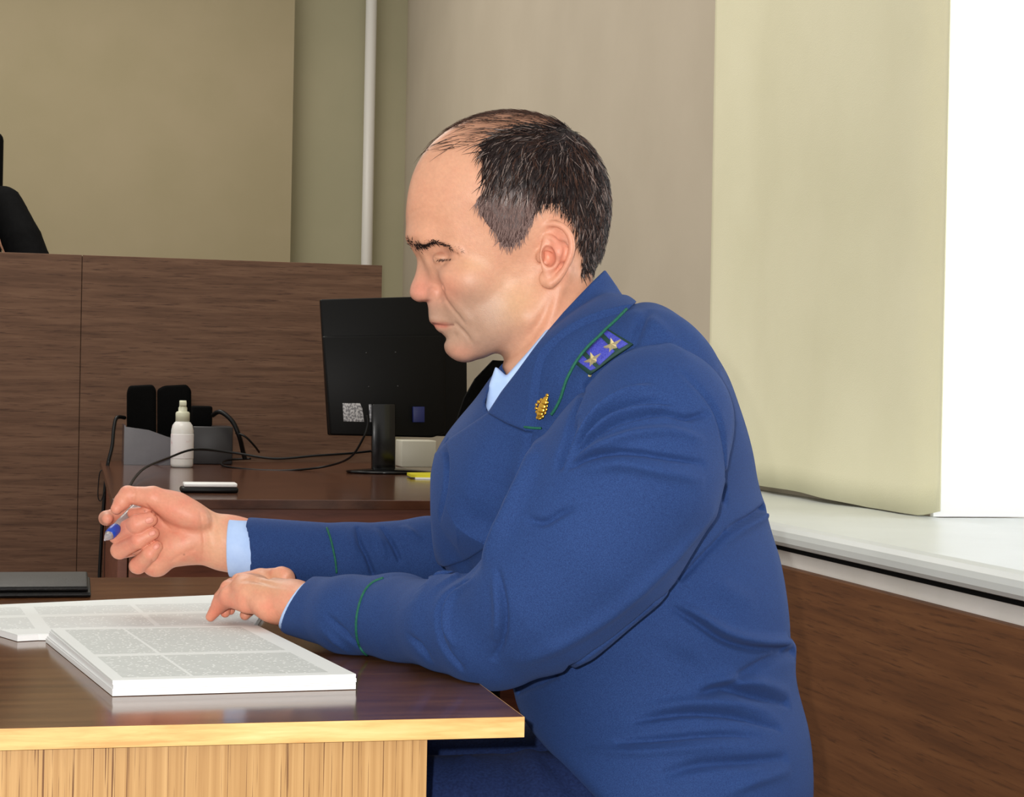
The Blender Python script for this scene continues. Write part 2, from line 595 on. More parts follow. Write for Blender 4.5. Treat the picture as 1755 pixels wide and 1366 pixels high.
class Field:
    def __init__(self):
        self.ops = []

    def op(self, mode, fn, c=None, r=None, k=0.0):
        self.ops.append((mode, fn, None if c is None else np.array(c, float), r, k))
        return self

    def __call__(self, p, marg=30.0):
        d = np.full(len(p), 500.0)
        for mode, fn, c, r, k in self.ops:
            if c is not None:
                m = marg if mode == 'add' else 2.0
                q = p - c
                idx = np.nonzero((q * q).sum(1) < (r + max(m, k) + k) ** 2)[0]
                if len(idx) == 0:
                    continue
                dv = fn(p[idx])
                cur = d[idx]
            else:
                idx = None
                dv = fn(p)
                cur = d
            if mode == 'add':
                nv = smin(cur, dv, k)
            elif mode == 'sub':
                nv = smax(cur, -dv, k)
            elif mode == 'int':
                nv = smax(cur, dv, k)
            elif mode == 'dis':           # displacement: fn gives an offset
                nv = cur + dv
            if idx is None:
                d = nv
            else:
                d[idx] = nv
        return d

    # primitives -------------------------------------------------------
    def ball(self, c, r, k=0, mode='add'):
        c = np.array(c, float)
        return self.op(mode, lambda p: np.sqrt(((p - c) ** 2).sum(1)) - r, c, r, k)

    def ell(self, c, s, k=0, mode='add', rot=0.0, rotv=0.0, bound=True):
        """ellipsoid with semi-axes s, rot turns it in the U-V plane, rotv in the U-W plane"""
        c = np.array(c, float)
        s = np.array(s, float)
        ca, sa, cb, sb = math.cos(rot), math.sin(rot), math.cos(rotv), math.sin(rotv)

        def fn(p):
            q = p - c
            x = q[:, 0] * cb + q[:, 2] * sb
            w = -q[:, 0] * sb + q[:, 2] * cb
            u = x * ca + q[:, 1] * sa
            v = -x * sa + q[:, 1] * ca
            a = np.stack([u, v, w], 1)
            k0 = np.sqrt(((a / s) ** 2).sum(1)) + 1e-9
            k1 = np.sqrt(((a / (s * s)) ** 2).sum(1)) + 1e-9
            return k0 * (k0 - 1) / k1
        return self.op(mode, fn, c if bound else None, s.max(), k)

    def cap(self, a, b, ra, rb=None, k=0, mode='add', flat=1.0):
        """tapered capsule; flat > 1 thickens it along W"""
        a = np.array(a, float)
        b = np.array(b, float)
        rb = ra if rb is None else rb
        ab = b - a
        sc = np.array([1, 1, 1.0 / flat])
        abs_ = ab * sc
        L2 = (abs_ ** 2).sum() + 1e-9

        def fn(p):
            q = (p - a) * sc
            t = np.clip((q @ abs_) / L2, 0, 1)
            return np.sqrt(((q - t[:, None] * abs_) ** 2).sum(1)) - (ra + (rb - ra) * t)
        return self.op(mode, fn, (a + b) / 2, np.sqrt((ab ** 2).sum()) / 2 + max(ra, rb) * max(flat, 1), k)

    def chain(self, pts, rads, k=0, mode='add', flat=1.0, kin=None):
        """several capsules blended into one limb, then into the field"""
        segs = []
        pts = [np.array(p, float) for p in pts]
        sub = Field()
        for i in range(len(pts) - 1):
            sub.cap(pts[i], pts[i + 1], rads[i], rads[i + 1], (kin if kin is not None else 0) if i else 0, 'add', flat)
        allp = np.array(pts)
        c = (allp.min(0) + allp.max(0)) / 2
        r = np.sqrt(((allp - c) ** 2).sum(1)).max() + max(rads) * max(flat, 1)
        return self.op(mode, lambda p: sub(p, 1e4), c, r, k)

    def crease(self, pts, r, depth, k, mode='sub', nrm=None, flat=0.8):
        """groove ('sub') or ridge ('add') along a polyline lying on the surface; r, depth per point or constant.
        Works as a displacement so that it follows the surface."""
        pts = np.array(pts, float)
        n = len(pts)
        rr = np.full(n, r) if np.isscalar(r) else np.array(r, float)
        dd = np.full(n, depth) if np.isscalar(depth) else np.array(depth, float)
        c = (pts.min(0) + pts.max(0)) / 2
        rad = np.sqrt(((pts - c) ** 2).sum(1)).max() + rr.max() * 2.2 + (np.abs(dd).max() if nrm is not None else 0)
        sgn = 1.0 if mode == 'sub' else -1.0

        def fn(p):
            best = np.full(len(p), 1e9)
            amp = np.zeros(len(p))
            wid = np.ones(len(p))
            for i in range(n - 1):
                a, b = pts[i], pts[i + 1]
                ab = b - a
                t = np.clip(((p - a) @ ab) / ((ab ** 2).sum() + 1e-9), 0, 1)
                ev = p - a - t[:, None] * ab
                if nrm is not None:
                    nv = nrm[i] + nrm[i + 1]
                    nv = nv / (np.linalg.norm(nv) + 1e-9)
                    ev = ev - nv * (flat * (ev @ nv))[:, None]
                e = np.sqrt((ev ** 2).sum(1))
                m = e < best
                best = np.where(m, e, best)
                amp = np.where(m, dd[i] + (dd[i + 1] - dd[i]) * t, amp)
                wid = np.where(m, rr[i] + (rr[i + 1] - rr[i]) * t, wid)
            return sgn * amp * np.exp(-(best / wid) ** 2)
        return self.op('dis', fn, c, rad, 0)


def surf_w(field, uv, sg, far=190.0):
    """W of the surface met when coming from outside (side sg) straight along the W axis"""
    uv = np.array(uv, float)
    w = np.full(len(uv), sg * far)
    for _ in range(70):
        d = field(np.column_stack([uv, w]), 1e4)
        w = w - sg * np.clip(d * 0.75, -6, 20)
    return w


def on_surf(field, uv, sg, lift=0.0, n=4):
    if len(uv) > 2 and n > 1:
        uv = catmull(uv, n)
    w = surf_w(field, uv, sg)
    return np.column_stack([np.array(uv, float), w + sg * lift])


BASE = {}      # detailed field -> plain field used to find its surface


def screase(field, uv, r, depth, sg, mode='sub', n=2):
    """crease along a line drawn on the side sg of the field"""
    k = len(uv)
    pts = on_surf(BASE.get(id(field), field), uv, sg, 0, n)
    t = np.linspace(0, k - 1, len(pts))
    rr = np.full(k, r, float) if np.isscalar(r) else np.array(r, float)
    dd = np.full(k, depth, float) if np.isscalar(depth) else np.array(depth, float)
    field.crease(pts, np.interp(t, range(k), rr), np.interp(t, range(k), dd), 0, mode)


def dent(field, u, v, r, depth, sg):
    p = on_surf(BASE.get(id(field), field), [(u, v)], sg)[0]
    field.crease([p, p + np.array([0.01, 0, 0])], r, depth, 0)


class Poly2D:
    """signed distance to a smooth closed outline in the U-V plane, sampled on a grid"""

    def __init__(self, pts, step=2.0, pad=60, smooth=True, n=6):
        P_ = catmull(pts, n, True) if smooth else np.array(pts, float)
        self.pts = P_
        lo = P_.min(0) - pad
        hi = P_.max(0) + pad
        self.lo, self.step = lo, step
        nx, ny = (np.ceil((hi - lo) / step)).astype(int) + 1
        X, Y = np.meshgrid(lo[0] + np.arange(nx) * step, lo[1] + np.arange(ny) * step, indexing='ij')
        q = np.stack([X.ravel(), Y.ravel()], 1)
        d = np.full(len(q), 1e18)
        s = np.ones(len(q))
        n_ = len(P_)
        for i in range(n_):
            a, b = P_[i], P_[i - 1]
            e = b - a
            w = q - a
            t = np.clip((w @ e) / ((e ** 2).sum() + 1e-12), 0, 1)
            dd = w - t[:, None] * e
            d = np.minimum(d, (dd ** 2).sum(1))
            c1 = q[:, 1] >= a[1]
            c2 = q[:, 1] < b[1]
            c3 = e[0] * w[:, 1] > e[1] * w[:, 0]
            flip = (c1 & c2 & c3) | (~c1 & ~c2 & ~c3)
            s = np.where(flip, -s, s)
        self.g = (s * np.sqrt(d)).reshape(nx, ny)
        self.nx, self.ny = nx, ny

    def __call__(self, p):
        x = np.clip((p[:, 0] - self.lo[0]) / self.step, 0, self.nx - 1.001)
        y = np.clip((p[:, 1] - self.lo[1]) / self.step, 0, self.ny - 1.001)
        i = x.astype(int)
        j = y.astype(int)
        fx = x - i
        fy = y - j
        g = self.g
        v = (g[i, j] * (1 - fx) * (1 - fy) + g[i + 1, j] * fx * (1 - fy) + g[i, j + 1] * (1 - fx) * fy + g[i + 1, j + 1] * fx * fy)
        ox = np.maximum(self.lo[0] - p[:, 0], 0) + np.maximum(p[:, 0] - (self.lo[0] + (self.nx - 1) * self.step), 0)
        oy = np.maximum(self.lo[1] - p[:, 1], 0) + np.maximum(p[:, 1] - (self.lo[1] + (self.ny - 1) * self.step), 0)
        return v + ox + oy


def proj_px(p):
    """pixel where a frame point is seen"""
    s = 1.0 / (1.0 + p[:, 2] * UNIT / W0)
    return np.stack([CX + (p[:, 0] - CX) * s, CY + (p[:, 1] - CY) * s], 1)


def hit(field, px, py, w_lo=-580.0, w_hi=700.0, step=6.0):
    """first surface point along the view ray of each pixel (arrays); nan where missed"""
    px = np.atleast_1d(np.asarray(px, float))
    py = np.atleast_1d(np.asarray(py, float))
    n = len(px)
    w = np.full(n, w_lo)
    done = np.zeros(n, bool)
    res = np.full((n, 3), np.nan)

    def pt(wv):
        s = 1.0 + wv * UNIT / W0
        return np.stack([CX + (px - CX) * s, CY + (py - CY) * s, wv], 1)
    for _ in range(400):
        act = ~done & (w < w_hi)
        if not act.any():
            break
        p = pt(w)[act]
        d = field(p, 1e4 if False else 60.0)
        ia = np.nonzero(act)[0]
        h = d < 0.15
        res[ia[h]] = p[h]
        done[ia[h]] = True
        w[ia[~h]] += np.clip(d[~h] * 0.7, 0.3, 25.0)
    return res


def grad(field, p, e=1.0):
    g = np.stack([field(p + np.array(v) * e) - field(p - np.array(v) * e) for v in ((1, 0, 0), (0, 1, 0), (0, 0, 1))], 1)
    return g / (np.linalg.norm(g, axis=1)[:, None] + 1e-9)


def snap(field, p, it=4):
    p = np.array(p, float)
    for _ in range(it):
        d = field(p)
        g = grad(field, p)
        p = p - g * np.clip(d, -20, 20)[:, None] * 0.9
    return p


def polygonize(field, lo, hi, s, B=8):
    lo = np.array(lo, float)
    n = np.ceil((np.array(hi, float) - lo) / (s * B)).astype(int)
    bs = s * B
    ii = np.stack(np.meshgrid(*[np.arange(k) for k in n], indexing='ij'), -1).reshape(-1, 3)
    cen = lo + (ii + 0.5) * bs - s / 2
    R = bs * 0.87
    d = np.concatenate([field(cen[a:a + 200000], R * 1.6) for a in range(0, len(cen), 200000)])
    arr = np.empty(tuple(n * B), np.float32)
    view_ = arr.reshape(n[0], B, n[1], B, n[2], B)
    sg = np.where(d > 0, 50.0, -50.0).reshape(n[0], n[1], n[2])
    view_[:] = sg[:, None, :, None, :, None]
    keep = np.nonzero(np.abs(d) < R * 1.5 + 2 * s)[0]
    off = np.stack(np.meshgrid(*[np.arange(B)] * 3, indexing='ij'), -1).reshape(-1, 3)
    CH = 500
    for a in range(0, len(keep), CH):
        kk = keep[a:a + CH]
        base = ii[kk] * B
        idx = base[:, None, :] + off[None]
        p = lo + idx.reshape(-1, 3) * s
        v = field(p, 3 * s)
        idx = idx.reshape(-1, 3)
        arr[idx[:, 0], idx[:, 1], idx[:, 2]] = v
    gr = openvdb.FloatGrid(background=50.0)
    gr.copyFromArray(arr)
    pts, tris, quads = gr.convertToPolygons(isovalue=0.0, adaptivity=0.0)
    pts = lo + np.asarray(pts, float) * s
    # drop stray islands smaller than a few faces is not needed: fields are clean
    return pts, np.asarray(quads, int)


def make_mesh(name, pts, quads, colors=None):
    """frame points to a mesh in world coordinates"""
    wp = to_world(pts)
    me = bpy.data.meshes.new(name)
    me.vertices.add(len(wp))
    me.vertices.foreach_set('co', wp.ravel())
    nq = len(quads)
    k = quads.shape[1]
    me.loops.add(nq * k)
    me.loops.foreach_set('vertex_index', quads.ravel())
    me.polygons.add(nq)
    me.polygons.foreach_set('loop_start', np.arange(nq) * k)
    me.update(calc_edges=True)
    me.validate()
    if colors is not None:
        ca = me.color_attributes.new('Col', 'FLOAT_COLOR', 'POINT')
        c4 = np.ones((len(pts), 4))
        c4[:, :3] = colors
        ca.data.foreach_set('color', c4.ravel())
    return me


def orient(pts, quads, field):
    """make faces wind outward"""
    m = len(quads) // 2
    sel = np.linspace(0, len(quads) - 1, 200).astype(int)
    a, b, c = pts[quads[sel, 0]], pts[quads[sel, 1]], pts[quads[sel, 2]]
    nrm = np.cross(b - a, c - a)
    g = grad(field, a)
    # U-V-W frame is left handed seen from the world (V points down), so outward in the frame is inward there
    s = np.sign((nrm * g).sum(1)).sum()
    # world handedness of (right, -up, view)
    det = np.linalg.det(np.array([list(right), list(-up), list(view)]))
    if s * det < 0:
        quads = quads[:, ::-1].copy()
    return quads


def lin(r, g, b):
    return np.array(srgb(r, g, b)[:3])


def blend(col, target, amt):
    return col * (1 - amt[:, None]) + np.asarray(target) * amt[:, None]


def gauss(p, c, s):
    c = np.array(c, float)
    s = np.array(s, float)
    n = len(c)
    return np.exp(-(((p[:, :n] - c) / s) ** 2).sum(1))


def value_noise(p, scale, seed=0):
    """cheap smooth 3-D noise in 0..1"""
    q = p / scale
    i = np.floor(q).astype(np.int64)
    f = q - i
    f = f * f * (3 - 2 * f)
    r = 0
    for dx in (0, 1):
        for dy in (0, 1):
            for dz in (0, 1):
                h = (i[:, 0] + dx) * 374761393 + (i[:, 1] + dy) * 668265263 + (i[:, 2] + dz) * 2147483647 + seed * 974711
                h = (h ^ (h >> 13)) * 1274126177
                h = (h ^ (h >> 16)) & 0xFFFF
                wgt = (f[:, 0] if dx else 1 - f[:, 0]) * (f[:, 1] if dy else 1 - f[:, 1]) * (f[:, 2] if dz else 1 - f[:, 2])
                r = r + h / 65535.0 * wgt
    return r
# ------------------------------------------------------------------ head and neck
FACE = [(719, 285), (708, 310), (701, 338), (697, 365), (695, 392), (694.5, 404), (696, 414), (703, 422), (711, 430), (717, 440),
        (724, 452), (735, 480), (737, 505), (735, 520), (735, 531), (736, 545), (738, 553), (744, 558), (746, 561), (750, 565), (757, 571), (762, 578),
        (763, 583), (761.5, 590), (762, 598), (765, 605), (772, 612), (782, 618), (794, 621), (806, 620.5), (818, 617), (832, 618),
        (847, 622), (857, 632), (868, 645), (885, 690), (900, 760), (1120, 760), (1120, 600), (1062, 560), (1022, 500),
        (1014, 470), (1022, 445), (1029, 418), (1034, 385), (1036, 350), (1032, 318), (1022, 290), (1008, 266),
        (988, 242), (962, 222), (932, 207), (900, 199), (868, 197), (838, 201), (805, 212), (775, 227), (748, 248), (732, 266)]
NOSE = [(711, 426), (716, 440), (715.5, 448), (713, 462), (710, 474), (706, 484), (703, 494), (702.5, 503), (705, 510), (711, 515), (719, 517.5),
        (727, 516), (733, 514), (742, 518), (760, 512), (770, 490), (768, 450), (750, 425), (730, 418)]
poly_face = Poly2D(FACE, 1.5, 40)
poly_nose = Poly2D(NOSE, 1.0, 30)

bulk = Field()
bulk.ell((878, 345, 0), (186, 160, 128), rot=0.0)
bulk.ell((806, 330, 0), (112, 120, 102), k=40)            # forehead
bulk.ell((822, 462, 0), (95, 130, 91), k=34, rot=-0.25)    # mid face
bulk.cap((900, 545, -70), (800, 590, -22), 28, 30, k=34)      # jaw
bulk.cap((900, 545, 70), (800, 590, 22), 28, 30, k=34)
bulk.ell((790, 583, 0), (38, 42, 44), k=26)
bulk.ell((850, 530, 0), (95, 62, 84), k=30)
bulk.ell((748, 540, 0), (30, 44, 40), k=22)                 # muzzle
bulk.ell((800, 482, -72), (40, 30, 26), k=26, rot=0.3)      # cheek bones
bulk.ell((800, 482, 72), (40, 30, 26), k=26, rot=0.3)
bulk.ell((742, 408, 0), (50, 24, 82), k=20)                 # brow ridge
bulk.cap((930, 470, 0), (968, 620, 0), 92, 104, k=22)       # neck
bulk.cap((968, 620, 0), (985, 760, 0), 104, 112, k=20)
bulk.cap((958, 470, -88), (885, 640, -40), 17, 16, k=22)    # neck muscle
bulk.cap((958, 470, 88), (885, 640, 40), 17, 16, k=22)


def nose_fn(p):
    d2 = poly_nose(p)
    u, v, w = p[:, 0], p[:, 1], np.abs(p[:, 2])
    # half width of the nose: narrow bridge, wider tip, wing at the back
    t = np.clip((v - 425) / 90, 0, 1)
    hw = 11 + 12 * t ** 2 + 0.30 * np.clip(u - (716 - 10 * t), 0, 40) + 3 * np.exp(-((v - 500) / 12) ** 2)
    return smax(d2, (w - hw) * 0.8, 16)


head = Field()
head.op('add', lambda p: smax(poly_face(p), bulk(p, 200.0), 10))
head.op('add', nose_fn, (736, 470, 0), 62, 15)
head0 = Field()
head0.ops = list(head.ops)
BASE[id(head)] = head0
for sg in (-1, 1):
    dent(head, 812, 390, 30, 5, sg)                    # temple
    dent(head, 850, 540, 30, 4, sg)                    # hollow of the cheek
    dent(head, 803, 492, 26, -3, sg)
    dent(head, 757, 441, 17, 15, sg)                   # eye socket
    dent(head, 738, 446, 12, 4, sg)
    dent(head, 783, 462, 15, 3, sg)
    head.ell(on_surf(head0, [(763, 448)], sg, -19.5)[0], (18, 12.5, 13), k=6)    # lids closed over a lowered gaze
    screase(head, [(728, 420), (742, 421), (760, 425), (778, 431), (790, 438)], 7, -3.2, sg)    # brow pad
    screase(head, [(750, 440), (762, 437), (776, 439), (787, 445)], 2.4, 2.4, sg)
    screase(head, [(748, 449), (757, 452), (768, 454), (780, 452)], 2.0, 3.4, sg)
    screase(head, [(752, 461), (763, 467), (778, 467)], 4, 2.0, sg)
    screase(head, [(782, 452), (793, 456), (802, 463)], 2.0, 1.0, sg)
    # nose wing and nostril
    dent(head, 750, 497, 15, 13, sg)
    dent(head, 747, 474, 15, 3, sg)
    head.ell((749, 502, sg * 31), (13, 11.5, 12), k=6)
    screase(head, [(745, 487), (757, 490), (764, 500), (764, 511), (757, 518)], 3.2, 3.6, sg)
    head.ell((733, 517, sg * 11), (8, 4.5, 5), k=3, mode='sub')
    # folds of the cheek
    screase(head, [(762, 500), (776, 516), (792, 535), (803, 550)], 9, -2.6, sg)
    screase(head, [(757, 507), (767, 519), (779, 534), (791, 548), (800, 558)], 3.4, [3.0, 3.4, 3.2, 2.6, 0.6], sg)
    screase(head, [(783, 558), (792, 566), (802, 577), (811, 590)], 3.4, [3.4, 3.2, 2.4, 0.4], sg)
    screase(head, [(796, 560), (808, 572), (816, 584)], 8, -1.6, sg)
    # mouth
    screase(head, [(740, 555.5), (748, 558.5), (760, 559.5), (772, 558), (782, 559)], 2.4, [4.2, 4.0, 3.6, 3.2, 2.0], sg)
    screase(head, [(752, 566), (760, 566), (772, 564)], 5, -2.2, sg)
    screase(head, [(742, 548), (752, 550), (766, 551)], 4, -1.2, sg)
    screase(head, [(762, 582), (770, 582), (780, 577)], 6, 2.4, sg)
    # jaw edge towards the neck
    screase(head, [(944, 512), (934, 540), (914, 572), (888, 600), (858, 616), (834, 619)], 8, [0.5, 3.0, 4.2, 4.6, 4.6, 3.0], sg)
    screase(head, [(960, 500), (936, 560), (905, 612), (880, 645)], 8, -2.5, sg)
    # forehead lines
    screase(head, [(706, 372), (725, 366), (748, 366)], 3.5, 0.6, sg)
    screase(head, [(704, 348), (724, 341), (750, 341)], 3.5, 0.6, sg)
    # ear
    b = on_surf(head0, [(945, 445)], sg)[0][2]
    c0 = b - sg * 2

    def E_(u, v, w, c0=c0, sg=sg):
        return np.array([u, v, c0 + sg * w])
    rim = catmull([E_(932, 428, 4), E_(925, 415, 8), (E_(925, 402, 13)), E_(936, 395, 18), E_(951, 395, 22), E_(965, 403, 25), E_(974, 418, 27),
                   E_(976, 436, 26), E_(971, 455, 23), E_(962, 472, 18), E_(952, 485, 14), E_(941, 493, 11)], 4)
    tt = np.linspace(0, 1, len(rim))
    head.ell(E_(949, 440, 8), (27, 47, 9), k=4, rot=0.14, rotv=-sg * 0.42)
    head.cap(E_(955, 440, -2), E_(955, 440, 12), 17, 19, k=6)
    head.chain(list(rim), list(np.interp(tt, [0, .15, .8, 1], [3.5, 5.5, 5.8, 8])), k=3, kin=0.5)
    head.ell(E_(936, 484, 9), (14, 15, 7), k=6, rot=0.3)
    sc = catmull([E_(935, 411, 20), E_(948, 407, 25), E_(960, 416, 28), (E_(965, 433, 28)), E_(962, 451, 25), E_(954, 466, 20)], 4)
    head.crease(sc, 3.6, 5.0, 0)
    ah = catmull([E_(935, 415, 15), E_(948, 422, 20), E_(955, 436, 22), E_(954, 452, 20), E_(947, 465, 17), E_(936, 470, 14)], 4)
    head.chain(list(ah), list(np.linspace(5, 4.5, len(ah))), k=4, kin=0.5)
    head.ell(E_(938, 448, 20), (11.5, 17, 19), k=4, mode='sub', rot=-0.15)
    head.cap(E_(929, 434, 12), E_(944, 438, 9), 3.0, 2.2, k=5)
    head.ell(E_(924, 447, 7), (6.5, 11, 8), k=5)
    head.cap(E_(930, 428, 10), E_(941, 432, 14), 3, 2.5, k=3)
# ------------------------------------------------------------------ hands
def chain_px(field, pts, k=3, kin=2, flat=1.0, mode='add'):
    """pts: (px, py, depth m, radius px)"""
    field.chain([Q(a, b, w) for a, b, w, r in pts], [r * w / W0 for a, b, w, r in pts], k, mode, flat, kin)


def ell_px(field, px, py, w, rx, ry, rw, k=6, rot=0.0, mode='add', rotv=0.0):
    """rx, ry in pixels, rw in metres"""
    s = w / W0
    field.ell(Q(px, py, w), (rx * s, ry * s, rw / UNIT), k, mode, rot, rotv)


RH = Field()      # right hand: palm towards the camera, fingers curled round a pen
# forearm and wrist
chain_px(RH, [(520, 948, 2.0, 46), (430, 940, 1.988, 46.5), (388, 932, 1.988, 46.5)], k=0, kin=12, flat=0.85)
chain_px(RH, [(395, 930, 1.988, 46), (345, 922, 1.985, 45)], k=12, flat=0.72)
ell_px(RH, 305, 908, 1.985, 66, 58, 0.019, k=18, rot=0.25)                       # palm
ell_px(RH, 306, 935, 1.978, 58, 34, 0.021, k=12, rot=-0.35)                       # heel of the little finger side
ell_px(RH, 268, 964, 1.98, 26, 25, 0.018, k=12)
ell_px(RH, 312, 876, 1.966, 54, 27, 0.020, k=14, rot=0.42)                     # ball of the thumb
# thumb
chain_px(RH, [(300, 868, 1.966, 24), (262, 853, 1.962, 19), (219, 848, 1.962, 14.5)], k=10, kin=6)
chain_px(RH, [(219, 848, 1.962, 16), (209, 860, 1.957, 14), (199, 872, 1.954, 9.5)], k=3, kin=3)
# proximal rows hidden behind: knuckles
chain_px(RH, [(272, 880, 2.004, 17), (214, 880, 2.012, 14), (182, 888, 1.990, 12.5)], k=8, kin=4)   # index
chain_px(RH, [(182, 888, 1.990, 12.5), (184, 889, 1.966, 9.5)], k=3, kin=3)
chain_px(RH, [(262, 905, 2.004, 17), (205, 918, 2.0, 14)], k=5)
chain_px(RH, [(262, 930, 2.004, 17), (212, 943, 1.998, 14)], k=5)
chain_px(RH, [(265, 955, 2.0, 15), (240, 969, 1.992, 13)], k=5)
# middle, ring and little finger, tips pressed to the palm
chain_px(RH, [(203, 918, 1.994, 14), (201, 916, 1.970, 15.5), (236, 898, 1.950, 17), (257, 890, 1.950, 13)], k=1.0, kin=4)
chain_px(RH, [(204, 943, 1.994, 13), (205, 943, 1.970, 15), (238, 926, 1.952, 14.5), (262, 914, 1.952, 11)], k=0.8, kin=4)
chain_px(RH, [(234, 970, 1.990, 13.5), (237, 969, 1.968, 14.5), (257, 949, 1.954, 14), (268, 937, 1.955, 11)], k=0.8, kin=4)
chain_px(RH, [(215, 930, 1.985, 12), (245, 945, 1.985, 12)], k=2)
chain_px(RH, [(228, 880, 1.972, 10), (250, 878, 1.965, 10)], k=3)                # side of the middle finger under the thumb


def hcrease(field, base, pts, r, depth, mode='sub', n=3, deep=False):
    """crease drawn in pixels on what the camera sees of a field"""
    pp = catmull(pts, n) if len(pts) > 2 else np.array(pts, float)
    h = hit(base, pp[:, 0], pp[:, 1])
    ok = ~np.isnan(h[:, 0])
    h = h[ok]
    if len(h) < 2:
        return
    k = len(pts)
    t = np.linspace(0, k - 1, len(pp))[ok]
    rr = np.full(k, r, float) if np.isscalar(r) else np.array(r, float)
    dd = np.full(k, depth, float) if np.isscalar(depth) else np.array(depth, float)
    field.crease(h, np.interp(t, range(k), rr), np.interp(t, range(k), dd), 0, mode, grad(base, h, 3.0) if deep else None)


RH0 = Field()
RH0.ops = list(RH.ops)
hcrease(RH, RH0, [(229, 838), (231, 848), (228, 858)], 2.0, 3.2)
hcrease(RH, RH0, [(252, 866), (262, 878), (276, 892), (292, 908), (306, 912)], 2.6, [1.6, 3.0, 3.2, 3.0, .6])
hcrease(RH, RH0, [(262, 990), (263, 975), (261, 960)], 2.2, 4)
hcrease(RH, RH0, [(231, 876), (235, 887), (233, 896)], 1.5, 1.6)
hcrease(RH, RH0, [(344, 880), (346, 905), (350, 930), (347, 966)], 2.4, 2.2)
hcrease(RH, RH0, [(352, 882), (358, 905), (362, 935)], 4.5, -2.0)
hcrease(RH, RH0, [(366, 884), (374, 905), (380, 925)], 4.0, -2.0)
hcrease(RH, RH0, [(295, 962), (312, 950), (332, 942)], 4.0, 1.2)
hcrease(RH, RH0, [(216, 903), (223, 913)], 1.4, 1.0)
hcrease(RH, RH0, [(220, 935), (226, 944)], 1.4, 1.0)

LH = Field()      # left hand: resting on the papers, back of the hand up
chain_px(LH, [(640, 1060, 1.745, 38), (560, 1047, 1.80, 36), (500, 1032, 1.835, 36)], k=0, kin=10, flat=1.1)
chain_px(LH, [(505, 1030, 1.835, 36), (470, 1026, 1.85, 36)], k=10, flat=1.2)
ell_px(LH, 438, 1018, 1.868, 46, 33, 0.034, k=14, rot=0.42)                       # back of the hand
ell_px(LH, 463, 1040, 1.842, 40, 25, 0.02, k=12, rot=0.6)                        # outer edge of the palm
chain_px(LH, [(486, 992, 1.89, 20), (446, 992, 1.905, 17), (410, 996, 1.905, 14)], k=8, kin=6)
# little finger nearest, then ring, middle, index behind, thumb below
chain_px(LH, [(425, 1030, 1.85, 22), (396, 1022, 1.866, 19), (378, 1034, 1.878, 14), (361, 1057, 1.884, 8.5)], k=6, kin=5)
chain_px(LH, [(415, 1012, 1.885, 18), (392, 1008, 1.895, 14), (378, 1024, 1.905, 11), (366, 1048, 1.91, 8)], k=4, kin=4)
chain_px(LH, [(420, 1002, 1.905, 16), (397, 1003, 1.92, 12), (389, 1024, 1.925, 10), (386, 1050, 1.918, 8.5)], k=4, kin=4)
chain_px(LH, [(430, 998, 1.92, 15), (407, 1006, 1.935, 11), (398, 1028, 1.935, 9.5), (395, 1046, 1.93, 8)], k=4, kin=4)
chain_px(LH, [(455, 1022, 1.90, 17), (432, 1040, 1.925, 12), (420, 1054, 1.915, 9)], k=4, kin=4)
LH0 = Field()
LH0.ops = list(LH.ops)
hcrease(LH, LH0, [(384, 1017), (394, 1013), (406, 1011), (420, 1000)], 4, [1.4, 2.4, 2.0, .3])
hcrease(LH, LH0, [(400, 990), (420, 985), (450, 992), (480, 1000)], 6, [-1, -2.4, -2.0, -.6])
hcrease(LH, LH0, [(420, 1003), (445, 1003), (475, 1012), (505, 1016)], 6, [-1, -2.4, -1.6, -.6])
hcrease(LH, LH0, [(415, 996), (430, 994), (450, 999), (470, 1006)], 5, [1, 1.8, 1.8, .6])
hcrease(LH, LH0, [(430, 1016), (450, 1018), (480, 1024)], 6, [1, 1.4, .6])
hcrease(LH, LH0, [(447, 977), (456, 982), (462, 992)], 5, 2.2)
hcrease(LH, LH0, [(470, 978), (482, 974), (494, 982)], 7, -4)
# ------------------------------------------------------------------ the blue uniform jacket
COATO = [(1050, 520), (1064, 521), (1078, 527), (1092, 523), (1112, 522), (1132, 530), (1152, 547), (1180, 577), (1206, 607), (1234, 646),
         (1256, 700), (1274, 742), (1292, 784), (1306, 818), (1316, 842), (1324, 856), (1326, 866), (1320, 884), (1322, 915), (1328, 950),
         (1334, 1000), (1340, 1050), (1345, 1084), (1358, 1092), (1366, 1100), (1367, 1120), (1366, 1145), (1372, 1175), (1379, 1205),
         (1382, 1240), (1382, 1280), (1380, 1330), (1378, 1400), (1376, 1560), (1200, 1580), (1085, 1540), (1082, 1400), (1052, 1352), (983, 1290),
         (908, 1240), (842, 1196), (800, 1140), (775, 1060), (744, 985), (741, 930), (740, 870), (739, 815), (742, 778), (760, 746), (785, 715), (815, 680),
         (842, 645), (870, 615), (930, 590), (985, 548), (1030, 520)]
poly_coat = Poly2D(COATO, 2.0, 60)

cb = Field()
cb.cap((965, 620, 0), (945, 560, 0), 120, 96, k=0, flat=1.05)
cb.ell((1060, 690, 0), (240, 190, 330), k=50, rot=0.6)
cb.ell((1010, 850, 20), (285, 250, 330), k=60)
cb.ell((1110, 1050, 10), (262, 260, 290), k=60)
cb.ell((1140, 1330, 10), (262, 290, 345), k=60)
cb.cap((1110, 640, -250), (1110, 640, 270), 92, 92, k=60)             # shoulder line


def coat_body(p):
    return smax(poly_coat(p), cb(p, 400.0), 26)


coat = Field()
coat.op('add', coat_body)
# far arm
chain_px(coat, [(1090, 690, 1.99, 92), (960, 860, 2.03, 92), (830, 965, 2.04, 72)], k=14, kin=20)
chain_px(coat, [(830, 965, 2.04, 72), (735, 950, 2.02, 62), (600, 958, 2.0, 59), (430, 944, 1.985, 57)], k=14, kin=18)
